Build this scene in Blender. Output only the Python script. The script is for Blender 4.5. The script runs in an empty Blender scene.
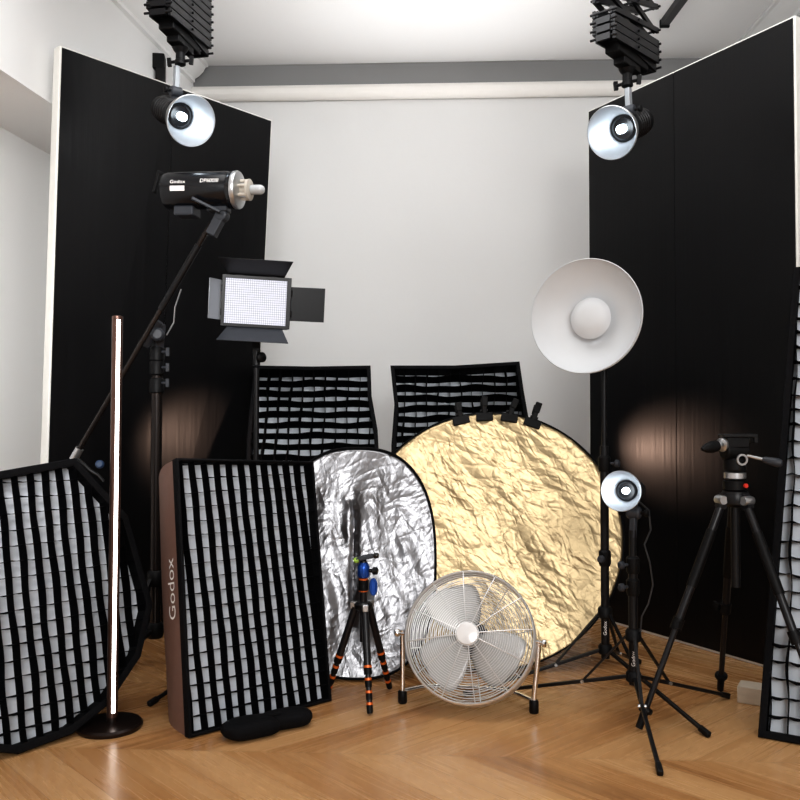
import bpy, math, random
from math import sin, cos, pi, radians, sqrt, atan2
from mathutils import Vector, Matrix
from mathutils.geometry import tessellate_polygon

random.seed(7)
sc = bpy.context.scene
COL = sc.collection
V = Vector

# ------------------------------------------------------------------ camera
H, F = 0.95, 850.0
A = math.atan(20 / F)
cam_d = bpy.data.cameras.new('camera')
cam_d.sensor_width = 36
cam_d.lens = F / 800 * 36
cam_d.clip_start = 0.02
cam = bpy.data.objects.new('camera', cam_d)
cam.location = (0, 0, H)
cam.rotation_euler = (pi / 2 + A, 0, 0)
COL.objects.link(cam)
sc.camera = cam
EYE = V((0, 0, H))


def ray(px, py):
    return V(((px - 400) / F, cos(A) - sin(A) * (400 - py) / F, sin(A) + cos(A) * (400 - py) / F))


def at(px, py, Y):
    d = ray(px, py)
    return EYE + d * (Y / d.y)


def onfloor(px, py, z=0.0):
    d = ray(px, py)
    return EYE + d * ((z - H) / d.z)


def onplane(px, py, P, n):
    d = ray(px, py)
    return EYE + d * ((P - EYE).dot(n) / d.dot(n))


# ------------------------------------------------------------------ materials
def mat(name, col, rough=0.5, metal=0.0, spec=0.5, var=0.12, scale=30.0, bump=0.0, bscale=200.0,
        emit=None, estr=0.0, coat=0.0, stretch=None, trans=0.0, alpha=1.0):
    m = bpy.data.materials.new(name)
    m.use_nodes = True
    nt = m.node_tree
    b = nt.nodes['Principled BSDF']
    tc = nt.nodes.new('ShaderNodeTexCoord')
    mp = nt.nodes.new('ShaderNodeMapping')
    nt.links.new(tc.outputs['Object'], mp.inputs[0])
    if stretch:
        mp.inputs['Scale'].default_value = stretch
    nz = nt.nodes.new('ShaderNodeTexNoise')
    nz.inputs['Scale'].default_value = scale
    nz.inputs['Detail'].default_value = 4
    nt.links.new(mp.outputs[0], nz.inputs['Vector'])
    mx = nt.nodes.new('ShaderNodeMix')
    mx.data_type = 'RGBA'
    c0 = [max(0, c * (1 - var)) for c in col]
    c1 = [min(1, c * (1 + var)) for c in col]
    mx.inputs[6].default_value = (*c0, 1)
    mx.inputs[7].default_value = (*c1, 1)
    nt.links.new(nz.outputs['Fac'], mx.inputs[0])
    nt.links.new(mx.outputs[2], b.inputs['Base Color'])
    b.inputs['Roughness'].default_value = rough
    b.inputs['Metallic'].default_value = metal
    b.inputs['Specular IOR Level'].default_value = spec
    b.inputs['Coat Weight'].default_value = coat
    b.inputs['Transmission Weight'].default_value = trans
    b.inputs['Alpha'].default_value = alpha
    if emit:
        b.inputs['Emission Color'].default_value = (*emit, 1)
        b.inputs['Emission Strength'].default_value = estr
    if bump:
        n2 = nt.nodes.new('ShaderNodeTexNoise')
        n2.inputs['Scale'].default_value = bscale
        nt.links.new(mp.outputs[0], n2.inputs['Vector'])
        bp = nt.nodes.new('ShaderNodeBump')
        bp.inputs['Strength'].default_value = bump
        bp.inputs['Distance'].default_value = 0.01
        nt.links.new(n2.outputs['Fac'], bp.inputs['Height'])
        nt.links.new(bp.outputs[0], b.inputs['Normal'])
    return m


def foil(name, col, rough, scales, stretch, fold, bumpd, foldw=0.9):
    """metal foil: two families of sharp stretched creases plus soft folds"""
    m = mat(name, col, rough, 1.0, var=0.10, scale=6)
    nt = m.node_tree
    b = nt.nodes['Principled BSDF']
    tc = next(n for n in nt.nodes if n.type == 'TEX_COORD')
    nz = nt.nodes.new('ShaderNodeTexNoise'); nz.inputs['Scale'].default_value = 5; nz.inputs['Detail'].default_value = 3
    nt.links.new(tc.outputs['Object'], nz.inputs['Vector'])
    vm = nt.nodes.new('ShaderNodeVectorMath'); vm.operation = 'SCALE'; vm.inputs['Scale'].default_value = 0.07
    nt.links.new(nz.outputs['Color'], vm.inputs[0])
    ad = nt.nodes.new('ShaderNodeVectorMath'); ad.operation = 'ADD'
    nt.links.new(tc.outputs['Object'], ad.inputs[0]); nt.links.new(vm.outputs[0], ad.inputs[1])
    hs = []
    for ang, s, w in scales:
        mp = nt.nodes.new('ShaderNodeMapping')
        mp.inputs['Rotation'].default_value = (0, radians(ang), 0)
        mp.vector_type = 'TEXTURE'
        mp.inputs['Location'].default_value = (s * .037, 0, s * .011)
        mp.inputs['Scale'].default_value = (1.0, 1.0, 1.0 / stretch)
        nt.links.new(ad.outputs[0], mp.inputs[0])
        vo = nt.nodes.new('ShaderNodeTexVoronoi'); vo.feature = 'DISTANCE_TO_EDGE'
        vo.inputs['Scale'].default_value = s
        nt.links.new(mp.outputs[0], vo.inputs['Vector'])
        sm = nt.nodes.new('ShaderNodeMath'); sm.operation = 'MINIMUM'; sm.inputs[1].default_value = 0.22
        nt.links.new(vo.outputs['Distance'], sm.inputs[0])
        mu = nt.nodes.new('ShaderNodeMath'); mu.operation = 'MULTIPLY'; mu.inputs[1].default_value = -w * 4
        nt.links.new(sm.outputs[0], mu.inputs[0]); hs.append(mu.outputs[0])
    mp2 = nt.nodes.new('ShaderNodeMapping'); mp2.inputs['Scale'].default_value = fold
    nt.links.new(ad.outputs[0], mp2.inputs[0])
    n3 = nt.nodes.new('ShaderNodeTexNoise'); n3.inputs['Scale'].default_value = 1.0; n3.inputs['Detail'].default_value = 6
    nt.links.new(mp2.outputs[0], n3.inputs['Vector'])
    mu = nt.nodes.new('ShaderNodeMath'); mu.operation = 'MULTIPLY'; mu.inputs[1].default_value = foldw
    nt.links.new(n3.outputs['Fac'], mu.inputs[0]); hs.append(mu.outputs[0])
    acc = hs[0]
    for h in hs[1:]:
        q = nt.nodes.new('ShaderNodeMath'); q.operation = 'ADD'
        nt.links.new(acc, q.inputs[0]); nt.links.new(h, q.inputs[1]); acc = q.outputs[0]
    bp = nt.nodes.new('ShaderNodeBump'); bp.inputs['Strength'].default_value = 1.0
    bp.inputs['Distance'].default_value = bumpd
    nt.links.new(acc, bp.inputs['Height']); nt.links.new(bp.outputs[0], b.inputs['Normal'])
    return m


def board_paint():
    """brush-painted satin black: vertical streaks in the roughness and surface"""
    m = mat('satin black board paint', (0.0042, 0.0042, 0.0048), 0.3, spec=0.28, var=0.25, scale=3)
    nt = m.node_tree
    b = nt.nodes['Principled BSDF']
    tc = next(n for n in nt.nodes if n.type == 'TEX_COORD')
    mp = nt.nodes.new('ShaderNodeMapping'); mp.inputs['Scale'].default_value = (60, 60, 1.2)
    nt.links.new(tc.outputs['Object'], mp.inputs[0])
    nz = nt.nodes.new('ShaderNodeTexNoise'); nz.inputs['Scale'].default_value = 1.0; nz.inputs['Detail'].default_value = 3
    nt.links.new(mp.outputs[0], nz.inputs['Vector'])
    mr = nt.nodes.new('ShaderNodeMapRange')
    mr.inputs['To Min'].default_value = 0.26; mr.inputs['To Max'].default_value = 0.46
    nt.links.new(nz.outputs['Fac'], mr.inputs['Value'])
    nt.links.new(mr.outputs[0], b.inputs['Roughness'])
    bp = nt.nodes.new('ShaderNodeBump'); bp.inputs['Strength'].default_value = 0.5; bp.inputs['Distance'].default_value = 0.0012
    nt.links.new(nz.outputs['Fac'], bp.inputs['Height']); nt.links.new(bp.outputs[0], b.inputs['Normal'])
    return m


def wood_floor():
    m = bpy.data.materials.new('oak chevron parquet')
    m.use_nodes = True
    nt = m.node_tree
    L = nt.links
    b = nt.nodes['Principled BSDF']
    tc = nt.nodes.new('ShaderNodeTexCoord')
    mp = nt.nodes.new('ShaderNodeMapping')
    mp.inputs['Rotation'].default_value = (0, 0, radians(3))
    mp.inputs['Location'].default_value = (10.0, 7.487, 0)
    L.new(tc.outputs['Object'], mp.inputs[0])
    sp = nt.nodes.new('ShaderNodeSeparateXYZ'); L.new(mp.outputs[0], sp.inputs[0])

    def M(op, a, bb=None, c=None):
        n = nt.nodes.new('ShaderNodeMath'); n.operation = op
        for i, x in enumerate((a, bb, c)):
            if x is None: continue
            if isinstance(x, (int, float)): n.inputs[i].default_value = x
            else: L.new(x, n.inputs[i])
        return n.outputs[0]
    W = 0.62      # chevron row width
    PW = 0.115    # plank width
    q = M('DIVIDE', sp.outputs['Y'], W)
    row = M('FLOOR', q)
    fr = M('FRACT', q)
    par = M('SUBTRACT', M('MULTIPLY', M('FRACT', M('MULTIPLY', row, 0.5)), 4.0), 1.0)   # -1 / +1
    tri = M('MULTIPLY', M('MULTIPLY', fr, par), W * 1.05)
    s = M('DIVIDE', M('ADD', sp.outputs['X'], tri), PW * 1.5)
    pid = M('FLOOR', s)
    pf = M('FRACT', s)
    cb = nt.nodes.new('ShaderNodeCombineXYZ')
    L.new(pid, cb.inputs[0]); L.new(row, cb.inputs[1])
    wn = nt.nodes.new('ShaderNodeTexWhiteNoise'); wn.noise_dimensions = '3D'; L.new(cb.outputs[0], wn.inputs['Vector'])
    # grain along the plank: coordinates (across, along)
    al = M('SUBTRACT', sp.outputs['Y'], M('MULTIPLY', sp.outputs['X'], par))
    ac = M('ADD', sp.outputs['Y'], M('MULTIPLY', sp.outputs['X'], par))
    gc = nt.nodes.new('ShaderNodeCombineXYZ')
    L.new(M('MULTIPLY', ac, 34.0), gc.inputs[0]); L.new(M('MULTIPLY', al, 1.6), gc.inputs[1])
    L.new(M('MULTIPLY', wn.outputs['Value'], 50.0), gc.inputs[2])
    g = nt.nodes.new('ShaderNodeTexNoise'); g.inputs['Scale'].default_value = 1.0; g.inputs['Detail'].default_value = 6
    g.inputs['Distortion'].default_value = 0.8
    L.new(gc.outputs[0], g.inputs['Vector'])
    gc2 = nt.nodes.new('ShaderNodeCombineXYZ')
    L.new(M('MULTIPLY', ac, 9.0), gc2.inputs[0]); L.new(M('MULTIPLY', al, 1.2), gc2.inputs[1])
    L.new(M('MULTIPLY', wn.outputs['Value'], 31.0), gc2.inputs[2])
    g2 = nt.nodes.new('ShaderNodeTexNoise'); g2.inputs['Scale'].default_value = 1.0; g2.inputs['Detail'].default_value = 3
    L.new(gc2.outputs[0], g2.inputs['Vector'])
    t = M('ADD', M('ADD', M('MULTIPLY', wn.outputs['Value'], 0.5), M('MULTIPLY', g.outputs['Fac'], 0.55)), M('MULTIPLY', g2.outputs['Fac'], 0.55))
    cr = nt.nodes.new('ShaderNodeValToRGB')
    e = cr.color_ramp.elements
    e[0].position = 0.38; e[0].color = (0.25, 0.115, 0.045, 1)
    e[1].position = 1.05; e[1].color = (0.56, 0.325, 0.15, 1)
    k = cr.color_ramp.elements.new(0.66); k.color = (0.44, 0.225, 0.090, 1)
    L.new(t, cr.inputs[0])
    # thin joints
    j1 = M('LESS_THAN', M('MINIMUM', pf, M('SUBTRACT', 1.0, pf)), 0.008)
    j2 = M('LESS_THAN', M('MINIMUM', fr, M('SUBTRACT', 1.0, fr)), 0.0016)
    j = M('MULTIPLY', M('MAXIMUM', j1, j2), 0.4)
    mx = nt.nodes.new('ShaderNodeMix'); mx.data_type = 'RGBA'
    L.new(j, mx.inputs[0]); L.new(cr.outputs[0], mx.inputs[6]); mx.inputs[7].default_value = (0.12, 0.06, 0.025, 1)
    L.new(mx.outputs[2], b.inputs['Base Color'])
    L.new(M('ADD', M('MULTIPLY', g.outputs['Fac'], 0.14), 0.20), b.inputs['Roughness'])
    b.inputs['Specular IOR Level'].default_value = 0.45
    bp = nt.nodes.new('ShaderNodeBump'); bp.inputs['Strength'].default_value = 0.15; bp.inputs['Distance'].default_value = 0.002
    L.new(g.outputs['Fac'], bp.inputs['Height']); L.new(bp.outputs[0], b.inputs['Normal'])
    return m


M_ = {}
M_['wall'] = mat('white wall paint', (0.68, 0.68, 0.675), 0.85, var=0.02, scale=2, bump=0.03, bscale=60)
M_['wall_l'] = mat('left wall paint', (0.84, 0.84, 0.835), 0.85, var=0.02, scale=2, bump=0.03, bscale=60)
M_['ceil'] = mat('ceiling paint', (0.80, 0.80, 0.80), 0.9, var=0.02, scale=2)
M_['frieze'] = mat('dark grey frieze', (0.23, 0.23, 0.23), 0.9, var=0.04, scale=2)  # upper wall band, darker grey than the wall below
M_['cream'] = mat('cream trim', (0.80, 0.775, 0.74), 0.6, var=0.02)
M_['floor'] = wood_floor()
M_['board'] = board_paint()
M_['foam'] = mat('white foam board', (0.78, 0.77, 0.73), 0.7, var=0.05)
M_['fab'] = mat('black nylon fabric', (0.005, 0.005, 0.006), 0.8, spec=0.14, var=0.3, scale=60, bump=0.2, bscale=90)
M_['gridfab'] = mat('black grid fabric', (0.003, 0.003, 0.004), 0.9, spec=0.06, var=0.3, scale=60)
M_['glowfab'] = mat('black nylon with painted tube glow', (0.19, 0.108, 0.083), 0.55, spec=0.4, var=0.18, scale=5, bump=0.25, bscale=14)  # black fabric with the tube's warm light put into its colour
M_['diff'] = mat('white diffusion cloth', (0.74, 0.785, 0.84), 0.8, var=0.06, scale=14)
M_['bmetal'] = mat('black powder coat', (0.006, 0.006, 0.007), 0.36, spec=0.32, var=0.2, scale=80)
M_['bgloss'] = mat('gloss black metal', (0.006, 0.007, 0.009), 0.22, spec=0.5, var=0.2)
M_['bplast'] = mat('black plastic', (0.005, 0.005, 0.0055), 0.5, spec=0.2, var=0.2, scale=60)
M_['gplast'] = mat('dark grey plastic', (0.035, 0.039, 0.047), 0.45, spec=0.35, var=0.15)
M_['bpole'] = mat('dark bronze tube', (0.03, 0.024, 0.022), 0.25, 0.6, var=0.15)
M_['chrome'] = mat('chrome tube', (0.80, 0.80, 0.80), 0.12, 1.0, var=0.03)
M_['wire'] = mat('bright steel wire', (0.80, 0.80, 0.80), 0.35, 0.75, var=0.05)
M_['fanblade'] = mat('grey fan blade', (0.55, 0.55, 0.545), 0.4, 0.3, var=0.05)
M_['silver'] = mat('satin aluminium', (0.55, 0.56, 0.57), 0.32, 0.9, var=0.06)
M_['hub'] = mat('white hub badge', (0.88, 0.88, 0.88), 0.25, 0.2, var=0.02)
M_['refl'] = mat('pearl reflector lining', (0.40, 0.415, 0.44), 0.32, 0.35, var=0.04)
M_['white'] = mat('white painted dish', (0.64, 0.66, 0.68), 0.5, var=0.015)
M_['bulb'] = mat('lit lamp', (0.9, 0.95, 1), 0.3, emit=(0.80, 0.92, 1.0), estr=14)
M_['glass'] = mat('frosted glass cap', (0.42, 0.44, 0.45), 0.15, spec=0.7, var=0.03)
M_['tubelight'] = mat('lit tube strip', (1, 0.95, 0.9), 0.4, emit=(1.0, 0.90, 0.84), estr=7.0)
M_['bronze'] = mat('brown bronze metal', (0.13, 0.075, 0.06), 0.33, 0.75, var=0.1)
M_['bronze_d'] = mat('dark bronze metal', (0.022, 0.014, 0.012), 0.3, 0.5, var=0.1)
M_['ledcell'] = None
M_['gold'] = foil('crinkled gold foil', (0.47, 0.365, 0.215), 0.38, ((-38, 10, 1.0), (-58, 17, .6), (52, 14, .4), (-25, 33, .3), (-80, 27, .3)), 0.22, (5, 5, 5), 0.0024)
M_['sfoil'] = foil('crinkled silver foil', (0.25, 0.25, 0.26), 0.30, ((8, 9, .7), (-24, 15, .5), (70, 24, .3), (35, 30, .25)), 0.22, (26, 26, 5), 0.0027, 1.6)
M_['blue'] = mat('blue anodised metal', (0.02, 0.09, 0.42), 0.3, 0.6, var=0.1)
M_['orange'] = mat('orange anodised ring', (0.75, 0.16, 0.03), 0.35, 0.4, var=0.1)
M_['red'] = mat('red button', (0.75, 0.05, 0.03), 0.4, var=0.1)
M_['green'] = mat('green bubble level', (0.35, 0.55, 0.08), 0.3, var=0.1)
M_['carbon'] = mat('black carbon tube', (0.008, 0.008, 0.010), 0.3, spec=0.4, var=0.35, scale=120)
M_['block'] = mat('pale raw wood', (0.66, 0.57, 0.46), 0.7, var=0.16, scale=22, stretch=(1, 1, 4))
M_['ceramic'] = mat('cream ceramic', (0.50, 0.46, 0.40), 0.5, var=0.05)
M_['spigot_litdoor'] = mat('satin grey spigot and led-lit door', (0.30, 0.32, 0.34), 0.3, 0.4, var=0.05)  # plain grey on the spigots; on the left door it paints in led light
M_['dullblue'] = mat('dull blue plastic', (0.02, 0.045, 0.10), 0.5, var=0.1)
M_['ink'] = mat('white print', (0.92, 0.90, 0.88), 0.6, var=0.02)
M_['cable'] = mat('cable rubber', (0.02, 0.02, 0.022), 0.5, var=0.2)


def led_mat():
    m = bpy.data.materials.new('lit led matrix')
    m.use_nodes = True
    nt = m.node_tree
    b = nt.nodes['Principled BSDF']
    tc = nt.nodes.new('ShaderNodeUVMap')
    sp = nt.nodes.new('ShaderNodeSeparateXYZ'); nt.links.new(tc.outputs[0], sp.inputs[0])

    def M(op, a, bb=None):
        n = nt.nodes.new('ShaderNodeMath'); n.operation = op
        for i, x in enumerate((a, bb)):
            if x is None: continue
            if isinstance(x, (int, float)): n.inputs[i].default_value = x
            else: nt.links.new(x, n.inputs[i])
        return n.outputs[0]
    u = M('ABSOLUTE', M('SUBTRACT', M('FRACT', M('MULTIPLY', sp.outputs['X'], 30)), 0.5))
    v = M('ABSOLUTE', M('SUBTRACT', M('FRACT', M('MULTIPLY', sp.outputs['Y'], 20)), 0.5))
    d = M('GREATER_THAN', M('MAXIMUM', u, v), 0.40)
    mr = nt.nodes.new('ShaderNodeMapRange')
    mr.inputs['To Min'].default_value = 0.80; mr.inputs['To Max'].default_value = 0.28
    nt.links.new(d, mr.inputs['Value'])
    b.inputs['Base Color'].default_value = (0.16, 0.16, 0.18, 1)
    b.inputs['Emission Color'].default_value = (0.87, 0.88, 1.0, 1)
    nt.links.new(mr.outputs[0], b.inputs['Emission Strength'])
    return m


M_['ledcell'] = led_mat()


# ------------------------------------------------------------------ mesh builder
class MB:
    def __init__(s):
        s.v, s.f = [], []

    def add(s, vs, fs):
        o = len(s.v)
        s.v += [V(p) for p in vs]
        s.f += [[i + o for i in f] for f in fs]
        return s

    def box(s, c, size, ax=None):
        """ax: three axes (x,y,z) or None"""
        c = V(c)
        X, Y, Z = ax if ax else (V((1, 0, 0)), V((0, 1, 0)), V((0, 0, 1)))
        hx, hy, hz = size[0] / 2, size[1] / 2, size[2] / 2
        vs = [c + X * (a * hx) + Y * (b * hy) + Z * (d * hz) for a in (-1, 1) for b in (-1, 1) for d in (-1, 1)]
        fs = [(0, 1, 3, 2), (4, 6, 7, 5), (0, 4, 5, 1), (2, 3, 7, 6), (0, 2, 6, 4), (1, 5, 7, 3)]
        return s.add(vs, fs)

    def bar(s, p0, p1, w, h, up=None):
        """rectangular bar from p0 to p1, width w (side), height h (up)"""
        p0, p1 = V(p0), V(p1)
        d = (p1 - p0)
        L = d.length
        d.normalize()
        up = V(up) if up else V((0, 0, 1))
        if abs(d.dot(up)) > 0.99: up = V((0, 1, 0))
        sd = d.cross(up).normalized()
        u = sd.cross(d).normalized()
        return s.box((p0 + p1) / 2, (L, w, h), (d, sd, u))

    def cyl(s, p0, p1, r0, r1=None, n=16, cap=True):
        p0, p1 = V(p0), V(p1)
        r1 = r0 if r1 is None else r1
        return s.lathe([(r0, 0), (r1, (p1 - p0).length)], p0, p1 - p0, n, cap)

    def lathe(s, prof, o, axis, n=24, cap=True):
        """prof: (radius, distance along axis)"""
        o, d = V(o), V(axis).normalized()
        a = d.orthogonal().normalized()
        b = d.cross(a)
        vs, fs = [], []
        for (r, t) in prof:
            for i in range(n):
                q = 2 * pi * i / n
                vs.append(o + d * t + (a * cos(q) + b * sin(q)) * max(r, 1e-5))
        for k in range(len(prof) - 1):
            for i in range(n):
                j = (i + 1) % n
                fs.append((k * n + i, k * n + j, (k + 1) * n + j, (k + 1) * n + i))
        if cap:
            if prof[0][0] > 1e-4: fs.append(tuple(range(n))[::-1])
            if prof[-1][0] > 1e-4: fs.append(tuple((len(prof) - 1) * n + i for i in range(n)))
        return s.add(vs, fs)

    def tube(s, pts, r, n=8, closed=False):
        pts = [V(p) for p in pts]
        m = len(pts)
        vs, fs = [], []
        prev = None
        for k in range(m):
            if closed:
                t = pts[(k + 1) % m] - pts[k - 1]
            else:
                t = pts[min(k + 1, m - 1)] - pts[max(k - 1, 0)]
            t.normalize()
            if prev is None:
                a = t.orthogonal().normalized()
            else:
                a = (prev - t * prev.dot(t)).normalized()
            prev = a
            b = t.cross(a)
            for i in range(n):
                q = 2 * pi * i / n
                vs.append(pts[k] + (a * cos(q) + b * sin(q)) * r)
        for k in range(m if closed else m - 1):
            k2 = (k + 1) % m
            for i in range(n):
                j = (i + 1) % n
                fs.append((k * n + i, k * n + j, k2 * n + j, k2 * n + i))
        if not closed:
            fs.append(tuple(range(n))[::-1])
            fs.append(tuple((m - 1) * n + i for i in range(n)))
        return s.add(vs, fs)

    def ring(s, c, axis, R, r, n=48, m=6):
        c, d = V(c), V(axis).normalized()
        a = d.orthogonal().normalized()
        b = d.cross(a)
        return s.tube([c + (a * cos(2 * pi * i / n) + b * sin(2 * pi * i / n)) * R for i in range(n)], r, m, True)

    def ball(s, c, r, n=16, sc=(1, 1, 1)):
        vs, fs = [], []
        k = n // 2
        c = V(c)
        for j in range(k + 1):
            th = pi * j / k
            for i in range(n):
                q = 2 * pi * i / n
                vs.append(c + V((sin(th) * cos(q) * r * sc[0], sin(th) * sin(q) * r * sc[1], cos(th) * r * sc[2])))
        for j in range(k):
            for i in range(n):
                i2 = (i + 1) % n
                fs.append((j * n + i, (j + 1) * n + i, (j + 1) * n + i2, j * n + i2))
        return s.add(vs, fs)

    def poly(s, pts):
        return s.add(pts, [tuple(range(len(pts)))])

    def slab(s, quad, t):
        """quad 4 corners, thickness vector t"""
        q = [V(p) for p in quad]
        t = V(t)
        return s.add(q + [p + t for p in q], [(0, 1, 2, 3), (7, 6, 5, 4), (0, 4, 5, 1), (1, 5, 6, 2), (2, 6, 7, 3), (3, 7, 4, 0)])


def wloc(o):
    p = V((0, 0, 0))
    while o is not None:
        p = p + o.location
        o = o.parent
    return p


def part(name, mb, m, parent=None, bevel=0.0, label=None, smooth=True, sub=0, recalc=True, solid=0.0):
    org = wloc(parent) if parent else V((0, 0, 0))
    me = bpy.data.meshes.new(name)
    me.from_pydata([tuple(p - org) for p in mb.v], [], mb.f)
    me.validate()
    if recalc:
        import bmesh
        bm = bmesh.new(); bm.from_mesh(me)
        bmesh.ops.recalc_face_normals(bm, faces=bm.faces)
        bm.to_mesh(me); bm.free()
    me.materials.append(m)
    if smooth:
        me.polygons.foreach_set('use_smooth', [True] * len(me.polygons))
        me.set_sharp_from_angle(angle=radians(38))
    o = bpy.data.objects.new(name, me)
    COL.objects.link(o)
    if parent: o.parent = parent
    if solid:
        md = o.modifiers.new('solid', 'SOLIDIFY'); md.thickness = solid; md.offset = 0
    if bevel:
        md = o.modifiers.new('bevel', 'BEVEL'); md.width = bevel; md.segments = 2; md.limit_method = 'ANGLE'
    if sub:
        md = o.modifiers.new('sub', 'SUBSURF'); md.levels = sub; md.render_levels = sub
    if label: o['label'] = label
    return o


def thing(name, label, cat, loc, group=None):
    o = bpy.data.objects.new(name, None)
    o.empty_display_size = 0.05
    o.location = loc
    COL.objects.link(o)
    o['label'] = label
    o['category'] = cat
    if group: o['group'] = group
    return o


def tag(o, label, cat, group=None):
    o['label'] = label; o['category'] = cat
    if group: o['group'] = group
    return o


def struct(name, mb, m, **k):
    o = part(name, mb, m, **k)
    o['kind'] = 'structure'
    return o


def text_mesh(s, size):
    cu = bpy.data.curves.new('lettering', 'FONT')
    cu.body = s; cu.size = size; cu.align_x = 'CENTER'; cu.align_y = 'CENTER'
    cu.resolution_u = 3
    ob = bpy.data.objects.new('lettering', cu)
    COL.objects.link(ob)
    dg = bpy.context.evaluated_depsgraph_get()
    me = bpy.data.meshes.new_from_object(ob.evaluated_get(dg))
    vs = [V(v.co) for v in me.vertices]
    fs = [tuple(p.vertices) for p in me.polygons]
    bpy.data.objects.remove(ob); bpy.data.meshes.remove(me); bpy.data.curves.remove(cu)
    return vs, fs


# ------------------------------------------------------------------ room
YAW = radians(2.2)
E1 = V((sin(YAW), cos(YAW), 0)); E2 = V((cos(YAW), -sin(YAW), 0))
ZC = 3.06
YB = 5.0
def back(x, off=0.0):            # point on the back wall plane
    return V((x, YB - off - x * math.tan(YAW), 0))
Y0 = -1.6
LS = 0.141
def lw(Y, off=0.0):              # left wall (upper face)
    return V((-1.94 + LS * Y + off, Y, 0))
XR = 1.98
up = V((0, 0, 1))

struct('floor', MB().slab([(-3.4, Y0, -0.08), (3.2, Y0, -0.08), (3.2, 5.6, -0.08), (-3.4, 5.6, -0.08)], (0, 0, 0.08)), M_['floor'])
struct('ceiling', MB().slab([(-3.4, Y0, ZC), (3.2, Y0, ZC), (3.2, 5.6, ZC), (-3.4, 5.6, ZC)], (0, 0, 0.08)), M_['ceil'])
b0, b1 = back(-2.6), back(2.6)
struct('wall_back', MB().slab([b0, b1, b1 + up * ZC, b0 + up * ZC], (0, 0.12, 0)), M_['wall'])
# left wall: recessed face below, deeper bulkhead above
l0, l1 = lw(Y0, -0.38), lw(5.4, -0.38)
struct('wall_left', MB().slab([l0, l1, l1 + up * ZC, l0 + up * ZC], (-0.12, 0, 0)), M_['wall_l'])
l0, l1 = lw(Y0), lw(5.08)
struct('trim_1', MB().slab([l0 + up * 2.262, l1 + up * 2.262, l1 + up * ZC, l0 + up * ZC], (-0.385, 0, 0)), M_['wall_l'])
struct('wall_right', MB().slab([(XR, Y0, 0), (XR, 5.3, 0), (XR, 5.3, ZC), (XR, Y0, ZC)], (0.12, 0, 0)), M_['wall'])
# back frieze and moulding
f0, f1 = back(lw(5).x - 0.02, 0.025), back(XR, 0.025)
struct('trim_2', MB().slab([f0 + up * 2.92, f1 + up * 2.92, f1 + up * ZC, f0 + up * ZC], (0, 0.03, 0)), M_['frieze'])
f0, f1 = back(lw(5).x - 0.02, 0.07), back(XR, 0.07)
mb = MB().slab([f0 + up * 2.845, f1 + up * 2.845, f1 + up * 2.93, f0 + up * 2.93], (0, 0.08, 0))
struct('trim_3', mb, M_['cream'], bevel=0.03)
# cornices along the side walls
def cornice(name, P0, P1, inward, m):
    P0, P1, inward = V(P0), V(P1), V(inward)
    prof = [(0, 0), (0.10, 0), (0.10, -0.018), (0.085, -0.022), (0.07, -0.05), (0.045, -0.075), (0.022, -0.09), (0.022, -0.11), (0, -0.115)]
    a = [P0 + inward * x + up * (ZC + z) for x, z in prof]
    b = [P1 + inward * x + up * (ZC + z) for x, z in prof]
    n = len(prof)
    fs = [(i, (i + 1) % n, n + (i + 1) % n, n + i) for i in range(n)] + [tuple(range(n)), tuple(range(2 * n - 1, n - 1, -1))]
    struct(name, MB().add(a + b, fs), m)
cornice('trim_4', lw(Y0), lw(4.99), (1, 0, 0), M_['wall_l'])
cornice('trim_5', (XR, Y0, 0), (XR, 4.88, 0), (-1, 0, 0), M_['wall'])


# ------------------------------------------------------------------ painted board pairs
def vflat(label, panels, thick, away, left_edge_gap):
    """panels: list of (bottomA, bottomB, topB, topA)"""
    base = (V(panels[0][0]) + V(panels[-1][1])) / 2
    t = thing('folding_board', label, 'board', (base.x, base.y, 0), 'tall black painted studio boards')
    for pi_, q in enumerate(panels):
        q = [V(p) for p in q]
        p = part('panel', MB().slab(q, away * thick), M_['foam'], t, bevel=0.004)
        a, b, c, d = q
        ux = (b - a).normalized(); uz = (d - a).normalized()
        i = 0.008
        ia, ib = (i, 0.0) if pi_ == 0 else (0.0, i)
        fq = [a + ux * ia + uz * 0.012, b - ux * ib + uz * 0.012, c - ux * ib - uz * i, d + ux * ia - uz * i]
        part('painted_face', MB().slab([x - away * 0.003 for x in fq], away * 0.0035), M_['board'], p, label='satin black painted face')
    return t

def lerp(a, b, t): return V(a) * (1 - t) + V(b) * t
# left board
bA, bB = onfloor(40, 659, 0), onfloor(249, 612, 0)
tA, tB = at(60, 45, bA.y), at(272, 120, bB.y)
s = 0.482
aw = V((-0.775, 0.63, 0))
e = 0.0012
vflat('tall black painted board with pale left edge, behind the boom stand',
      [(bA, lerp(bA, bB, s - e), lerp(tA, tB, s - e), tA), (lerp(bA, bB, s + e), bB, tB, lerp(tA, tB, s + e))], 0.05, aw, 0)
# right board
bA, bB = onfloor(590.5, 617, 0), onfloor(803, 679, 0)
tA, tB = at(588, 111, bA.y), at(795, 15, bB.y)
aw = V((0.87, 0.49, 0))
vflat('tall black painted board behind the large video tripod',
      [(bA, lerp(bA, bB, s - e), lerp(tA, tB, s - e), tA), (lerp(bA, bB, s + e), bB, tB, lerp(tA, tB, s + e))], 0.05, aw, 0)


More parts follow.
